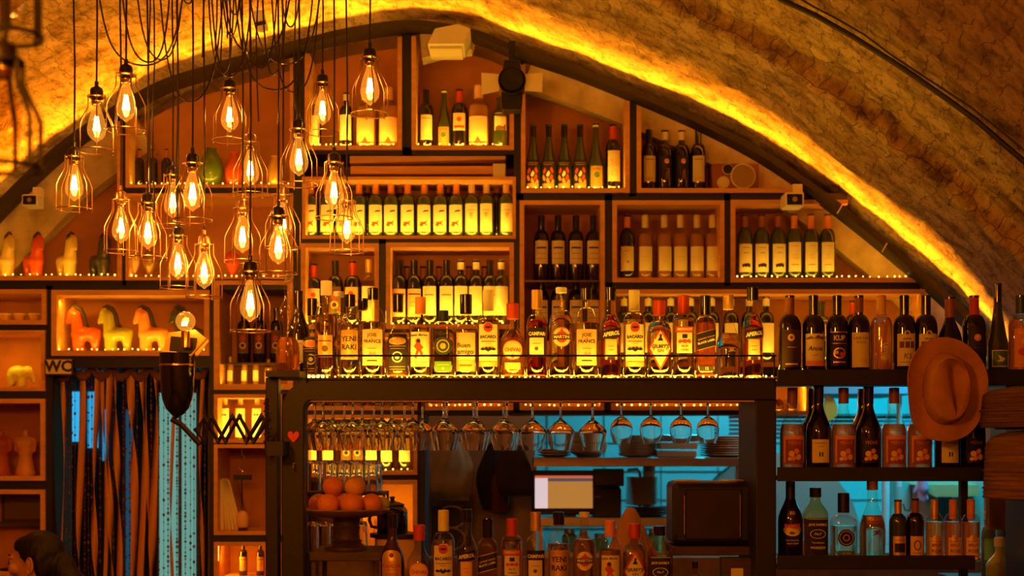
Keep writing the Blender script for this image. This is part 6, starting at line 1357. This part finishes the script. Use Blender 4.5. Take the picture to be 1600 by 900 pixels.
# woven hats at the right edge
def straw_hat(px, pyb, pyt, rpx, label, m, Y=4.62, seed=0):
    u = Y/F; H = (pyb-pyt)*u; o = thing('woven_hat', label, 'hat', (XP(px, Y), Y, ZP(pyb, Y))); prof = []; n = 44
    for k in range(n+1):
        t = k/n; r = rpx*u*(1-.05*t)*(1-max(0, (t-.72)/.28)**2.4*.97); prof.append((max(.0005, r+.0022*math.sin(k*2.2+seed)*(1-t)+.0012*math.sin(k*PI)), H*(1-(1-t)**1.0) if t < .72 else H*(.72+.28*math.sin((t-.72)/.28*PI/2))))
    o2 = MB().lathe([(rpx*u*1.02, 0)]+prof, 64).build('hat_body', m, o)
    for z_, w_ in ((.14, .003), (.40, .0022)): MB().tube([(rpx*u*1.005*math.cos(2*PI*k/48), rpx*u*1.005*math.sin(2*PI*k/48), H*z_) for k in range(48)], w_, 6, closed=True).build('hat_cord', M_inkbrown, o)
    return o
M_straw = mat('woven_straw', (.28, .13, .06), .85, var=.5, vscale=5, stretch=(1, 1, 24), bump=.9, bscale=26)
straw_hat(1622, 778, 672, 82, 'ribbed woven hat at the right edge below the thick brown one', M_straw)
straw_hat(1640, 668, 603, 104, 'thick brown woven hat at the right edge just under the top shelf', mat('woven_raffia', (.20, .09, .04), .9, var=.5, vscale=6, stretch=(1, 1, 22), bump=.9, bscale=26), Y=4.66, seed=2)
hk = thing('hat_stand', 'dark stand carrying the woven hats at the right edge', 'stand', (XP(1630, 4.64), 4.64, 0)); MB().tube([(0,0,0),(0,0,ZP(700,4.64))], .014, 10).build('pole', M_black, hk); MB().lathe([(.001,0),(.16,0),(.16,.02),(.001,.03)], 24).build('base', M_black, hk)
MB().lathe([(.001,ZP(779,4.62)-.004),(.13,ZP(779,4.62)-.004),(.13,ZP(779,4.62)),(.001,ZP(779,4.62))], 24).build('lower_disc', M_black, hk); MB().lathe([(.001,ZP(669,4.66)-.004),(.15,ZP(669,4.66)-.004),(.15,ZP(669,4.66)),(.001,ZP(669,4.66))], 24).build('upper_disc', M_black, hk)
o = thing('side_board', 'brown board above the far bottles in the lower right corner', 'board', (0, 0, 0)); MB().box(XP(1546, 5.3), XP(1680, 5.3), 5.3, 5.34, ZP(828, 5.3), ZP(777, 5.3)).build('panel', mat('umber_wood', (.20, .10, .04), .7, var=.3), o); MB().box(XP(1660, 5.3), XP(1676, 5.3), 5.34, 5.38, 0, ZP(777, 5.3)).build('post', M_black, o)
# bottles in the corner behind the rack
YQ = 5.30
o = MB().box(XP(1540, YQ), XP(1660, YQ), 5.5, 5.9, .86, .905).build('side_counter', M_darkwood); tag(o, 'low side counter in the lower right corner', 'counter')
MB().box(XP(1545, YQ), XP(1655, YQ), 5.52, 5.88, 0, .86).build('cabinet', M_darkwood, o)
bottle_kind('c_lime', 5.6/F, 20, 22, 46, 6, 66, sh='slope', glass=mat('lime_bottle', (.45, .50, .08), .15, coat=.6), cap=(52, M_white))
bottle_kind('c_blue', 5.6/F, 11, 62, 82, 5, 104, glass=mat('blue_label_bottle', (.10, .20, .28), .15, coat=.6), cap=(92, M_white), decos=[('rect', 0, 45, 19, 34, mat('sky_paper', (.20, .55, .70), .6))])
bottle_kind('c_dark', 5.6/F, 13, 50, 80, 5, 96, glass=M_winegreen, cap=(86, M_blackgloss), decos=[('rect', 0, 34, 22, 24, M_inkbrown)])
for k, x, y, l in (('c_lime', 1561, 5.6, 'squat lime green bottle in the lower right corner'), ('c_blue', 1544, 5.72, 'bottle with a blue label behind the lime green one'), ('c_blue', 1567, 5.78, 'dim bottle with a blue label in the corner, behind the lime one at its right'), ('c_dark', 1588, 5.66, 'dark squat bottle at the right edge beside the lime green one'), ('c_dark', 1606, 5.78, 'dark bottle cut off by the right edge')):
    bottle(k, XP(x, y), y, .9056, l, group='bottles in the lower right corner')
light('POINT', 'corner_lamp', (XP(1590, 6.3), 6.3, 1.6), 1.2, CYAN, .05)

# ------------------------------------------------------------------ seated guest, lower left
YG = 6.02; u = YG/F
M_skin = mat('skin', (.62, .30, .17), .5); M_hair = mat('dark_hair', (.008, .005, .003), .55, bump=.6, bscale=60, stretch=(1, 1, .25)); M_top = mat('dark_top', (.03, .025, .03), .9)
gx, gz = XP(54, YG), ZP(877, YG)          # centre of the skull
g = thing('person', 'seated dark-haired person in profile at the bottom left, hair tied back', 'person', (gx, YG, 0), -.18)
def V(x, z, y=0): return (x, y, gz+z)     # x<0 is the way she faces
head = [('b', V(.012, .030), .088, (1.06, .84, .98)), ('b', V(-.028, .0), .070, (1, .86, 1.25)), ('c', V(-.02, -.055), .052, V(-.055, -.098), .026), ('c', V(.01, -.05, .03), .035, V(-.045, -.09, .012), .022), ('c', V(.01, -.05, -.03), .035, V(-.045, -.09, -.012), .022),
        ('c', V(-.094, .004), .010, V(-.113, -.028), .012), ('b', V(-.106, -.036, -.010), .009), ('b', V(-.106, -.036, .010), .009), ('b', V(-.088, .018, -.026), .016, (1, 1.6, .6)), ('b', V(-.088, .018, .026), .016, (1, 1.6, .6)),
        ('c', V(-.098, -.056, -.012), .009, V(-.098, -.056, .012), .009), ('c', V(-.096, -.068, -.011), .010, V(-.096, -.068, .011), .010), ('b', V(-.070, -.028, -.042), .026), ('b', V(-.070, -.028, .042), .026),
        ('c', V(.02, -.05), .050, V(.045, -.17), .052), ('c', V(.04, -.17, -.12), .045, V(.04, -.17, .12), .045)]
# body below, seated
head += [('c', V(.05, -.22, -.14), .06, V(.05, -.22, .14), .06), ('c', V(.06, -.25), .13, V(.08, -.50), .12), ('c', V(.08, -.50, -.06), .12, V(.08, -.62, .06), .13),
         ('c', V(.05, -.22, -.17), .048, V(.02, -.46, -.20), .040), ('c', V(.02, -.46, -.20), .040, V(-.20, -.50, -.14), .028), ('c', V(.05, -.22, .17), .048, V(.02, -.46, .20), .040), ('c', V(.02, -.46, .20), .040, V(-.20, -.50, .14), .028)]
sz_ = .45+.09-gz
head += [('c', (.06, -.09, .54), .085, (-.36, -.11, .52), .065), ('c', (.06, .09, .54), .085, (-.36, .11, .52), .065), ('c', (-.36, -.11, .52), .058, (-.34, -.11, .09), .04), ('c', (-.36, .11, .52), .058, (-.34, .11, .09), .04), ('c', (-.34, -.11, .045), .04, (-.47, -.12, .035), .03), ('c', (-.34, .11, .045), .04, (-.47, .12, .035), .03),
         ('c', (.08, 0, gz-.5), .12, (.07, 0, .56), .13)]
for sy in (-1, 1):
    hp_ = Vector(V(-.20, -.50, .14*sy)); head.append(('c', tuple(hp_), .026, tuple(hp_+Vector((-.07, 0, -.012))), .030))
    for fi, (dy, L_) in enumerate(((-.024, .060), (-.008, .068), (.008, .064), (.022, .050))):
        a = hp_+Vector((-.08, dy*sy, -.012)); head += [('c', tuple(a), .009, tuple(a+Vector((-L_*.55, 0, -.004))), .0085), ('c', tuple(a+Vector((-L_*.55, 0, -.004))), .0085, tuple(a+Vector((-L_, 0, -.022))), .0075)]
    head.append(('c', tuple(hp_+Vector((-.04, -.022*sy, 0))), .011, tuple(hp_+Vector((-.085, -.045*sy, .004))), .009))
put('body', remesh_blob('body', head, M_skin, .0065, 3), g)
# eyes, brows, ear, lips
for sy in (-1, 1):
    e = MB().sphere(V(-.084, -.002, .031*sy), .0125, 16, 10).build('eye', mat('eye_white', (.6, .5, .42), .2), g); MB().sphere(V(-.0935, -.002, .033*sy), .0055, 12, 8).build('iris', mat('dark_iris', (.02, .01, .006), .1), e)
    MB().tube([V(-.100, .022, .012*sy), V(-.101, .028, .028*sy), V(-.088, .024, .044*sy)], [.003, .004, .002], 8).build('eyebrow', M_hair, g)
    MB().tube([V(-.097, .008, .018*sy), V(-.098, .012, .031*sy), V(-.088, .006, .044*sy)], .003, 6).build('eyelid', mat('lid_skin', (.35, .15, .08), .6), g)
    em = MB(); em.tube([V(.020+.016*math.cos(a)*(1.0), -.012+.031*math.sin(a), (.079+.006*math.cos(a))*sy) for a in [2*PI*k/20 for k in range(20)]], .0052, 8, closed=True); em.tube([V(.014, .008, .080*sy), V(.022, -.004, .082*sy), V(.020, -.020, .080*sy)], .005, 8); em.sphere(V(.02, -.010, .074*sy), .019, 14, 10, sy=.4, sz=1.5)
    em.build('ear', M_skin, g); MB().sphere(V(.012, -.048, .084*sy), .0045, 10, 8).build('earring', M_gold, g)
MB().tube([V(-.100, -.060, -.020), V(-.108, -.061, 0), V(-.100, -.060, .020)], [.003, .005, .003], 8).build('lips', mat('lip_colour', (.45, .10, .07), .4), g)
put('hair', remesh_blob('hair', [('b', V(.030, .042), .094, (1.08, .90, .96)), ('b', V(-.018, .066), .066, (1.05, 1.02, .68)), ('b', V(.075, .0), .060, (1, 1.1, 1.2)), ('c', V(.05, .02, -.06), .03, V(.06, -.04, -.05), .028), ('c', V(.05, .02, .06), .03, V(.06, -.04, .05), .028),
    ('b', V(.125, -.012), .050, (1.1, 1, 1)), ('c', V(.12, -.02), .05, V(.19, -.11), .058), ('c', V(.19, -.11), .058, V(.20, -.26), .05), ('b', V(.15, -.05), .045)], M_hair, .006, 4), g)
put('top', remesh_blob('top', [('c', V(.05, -.235, -.15), .075, V(.05, -.235, .15), .075), ('c', V(.06, -.26), .145, V(.08, -.50), .138), ('c', (.08, 0, gz-.5), .138, (.07, 0, .58), .145), ('c', V(.05, -.23, -.17), .060, V(.02, -.46, -.20), .052), ('c', V(.05, -.23, .17), .060, V(.02, -.46, .20), .052)], M_top, .008, 4), g)
put('trousers', remesh_blob('trousers', [('c', (.07, -.06, .55), .135, (.07, .06, .55), .135), ('c', (.06, -.09, .545), .095, (-.36, -.11, .525), .076), ('c', (.06, .09, .545), .095, (-.36, .11, .525), .076), ('c', (-.36, -.11, .52), .07, (-.34, -.11, .13), .052), ('c', (-.36, .11, .52), .07, (-.34, .11, .13), .052)], M_top, .009, 3), g)
st = thing('bar_stool', 'dark low stool under the seated person', 'stool', (gx+.06, YG, 0)); MB().lathe([(.001,.34),(.19,.34),(.20,.35),(.19,.365),(.001,.365)], 28).build('seat', M_darkwood, st)
for a in (.8, 2.4, 3.9, 5.5): MB().tube([(.14*math.cos(a), .14*math.sin(a), .341), (.18*math.cos(a), .18*math.sin(a), 0)], .013, 8).build('leg', M_darkwood, st)
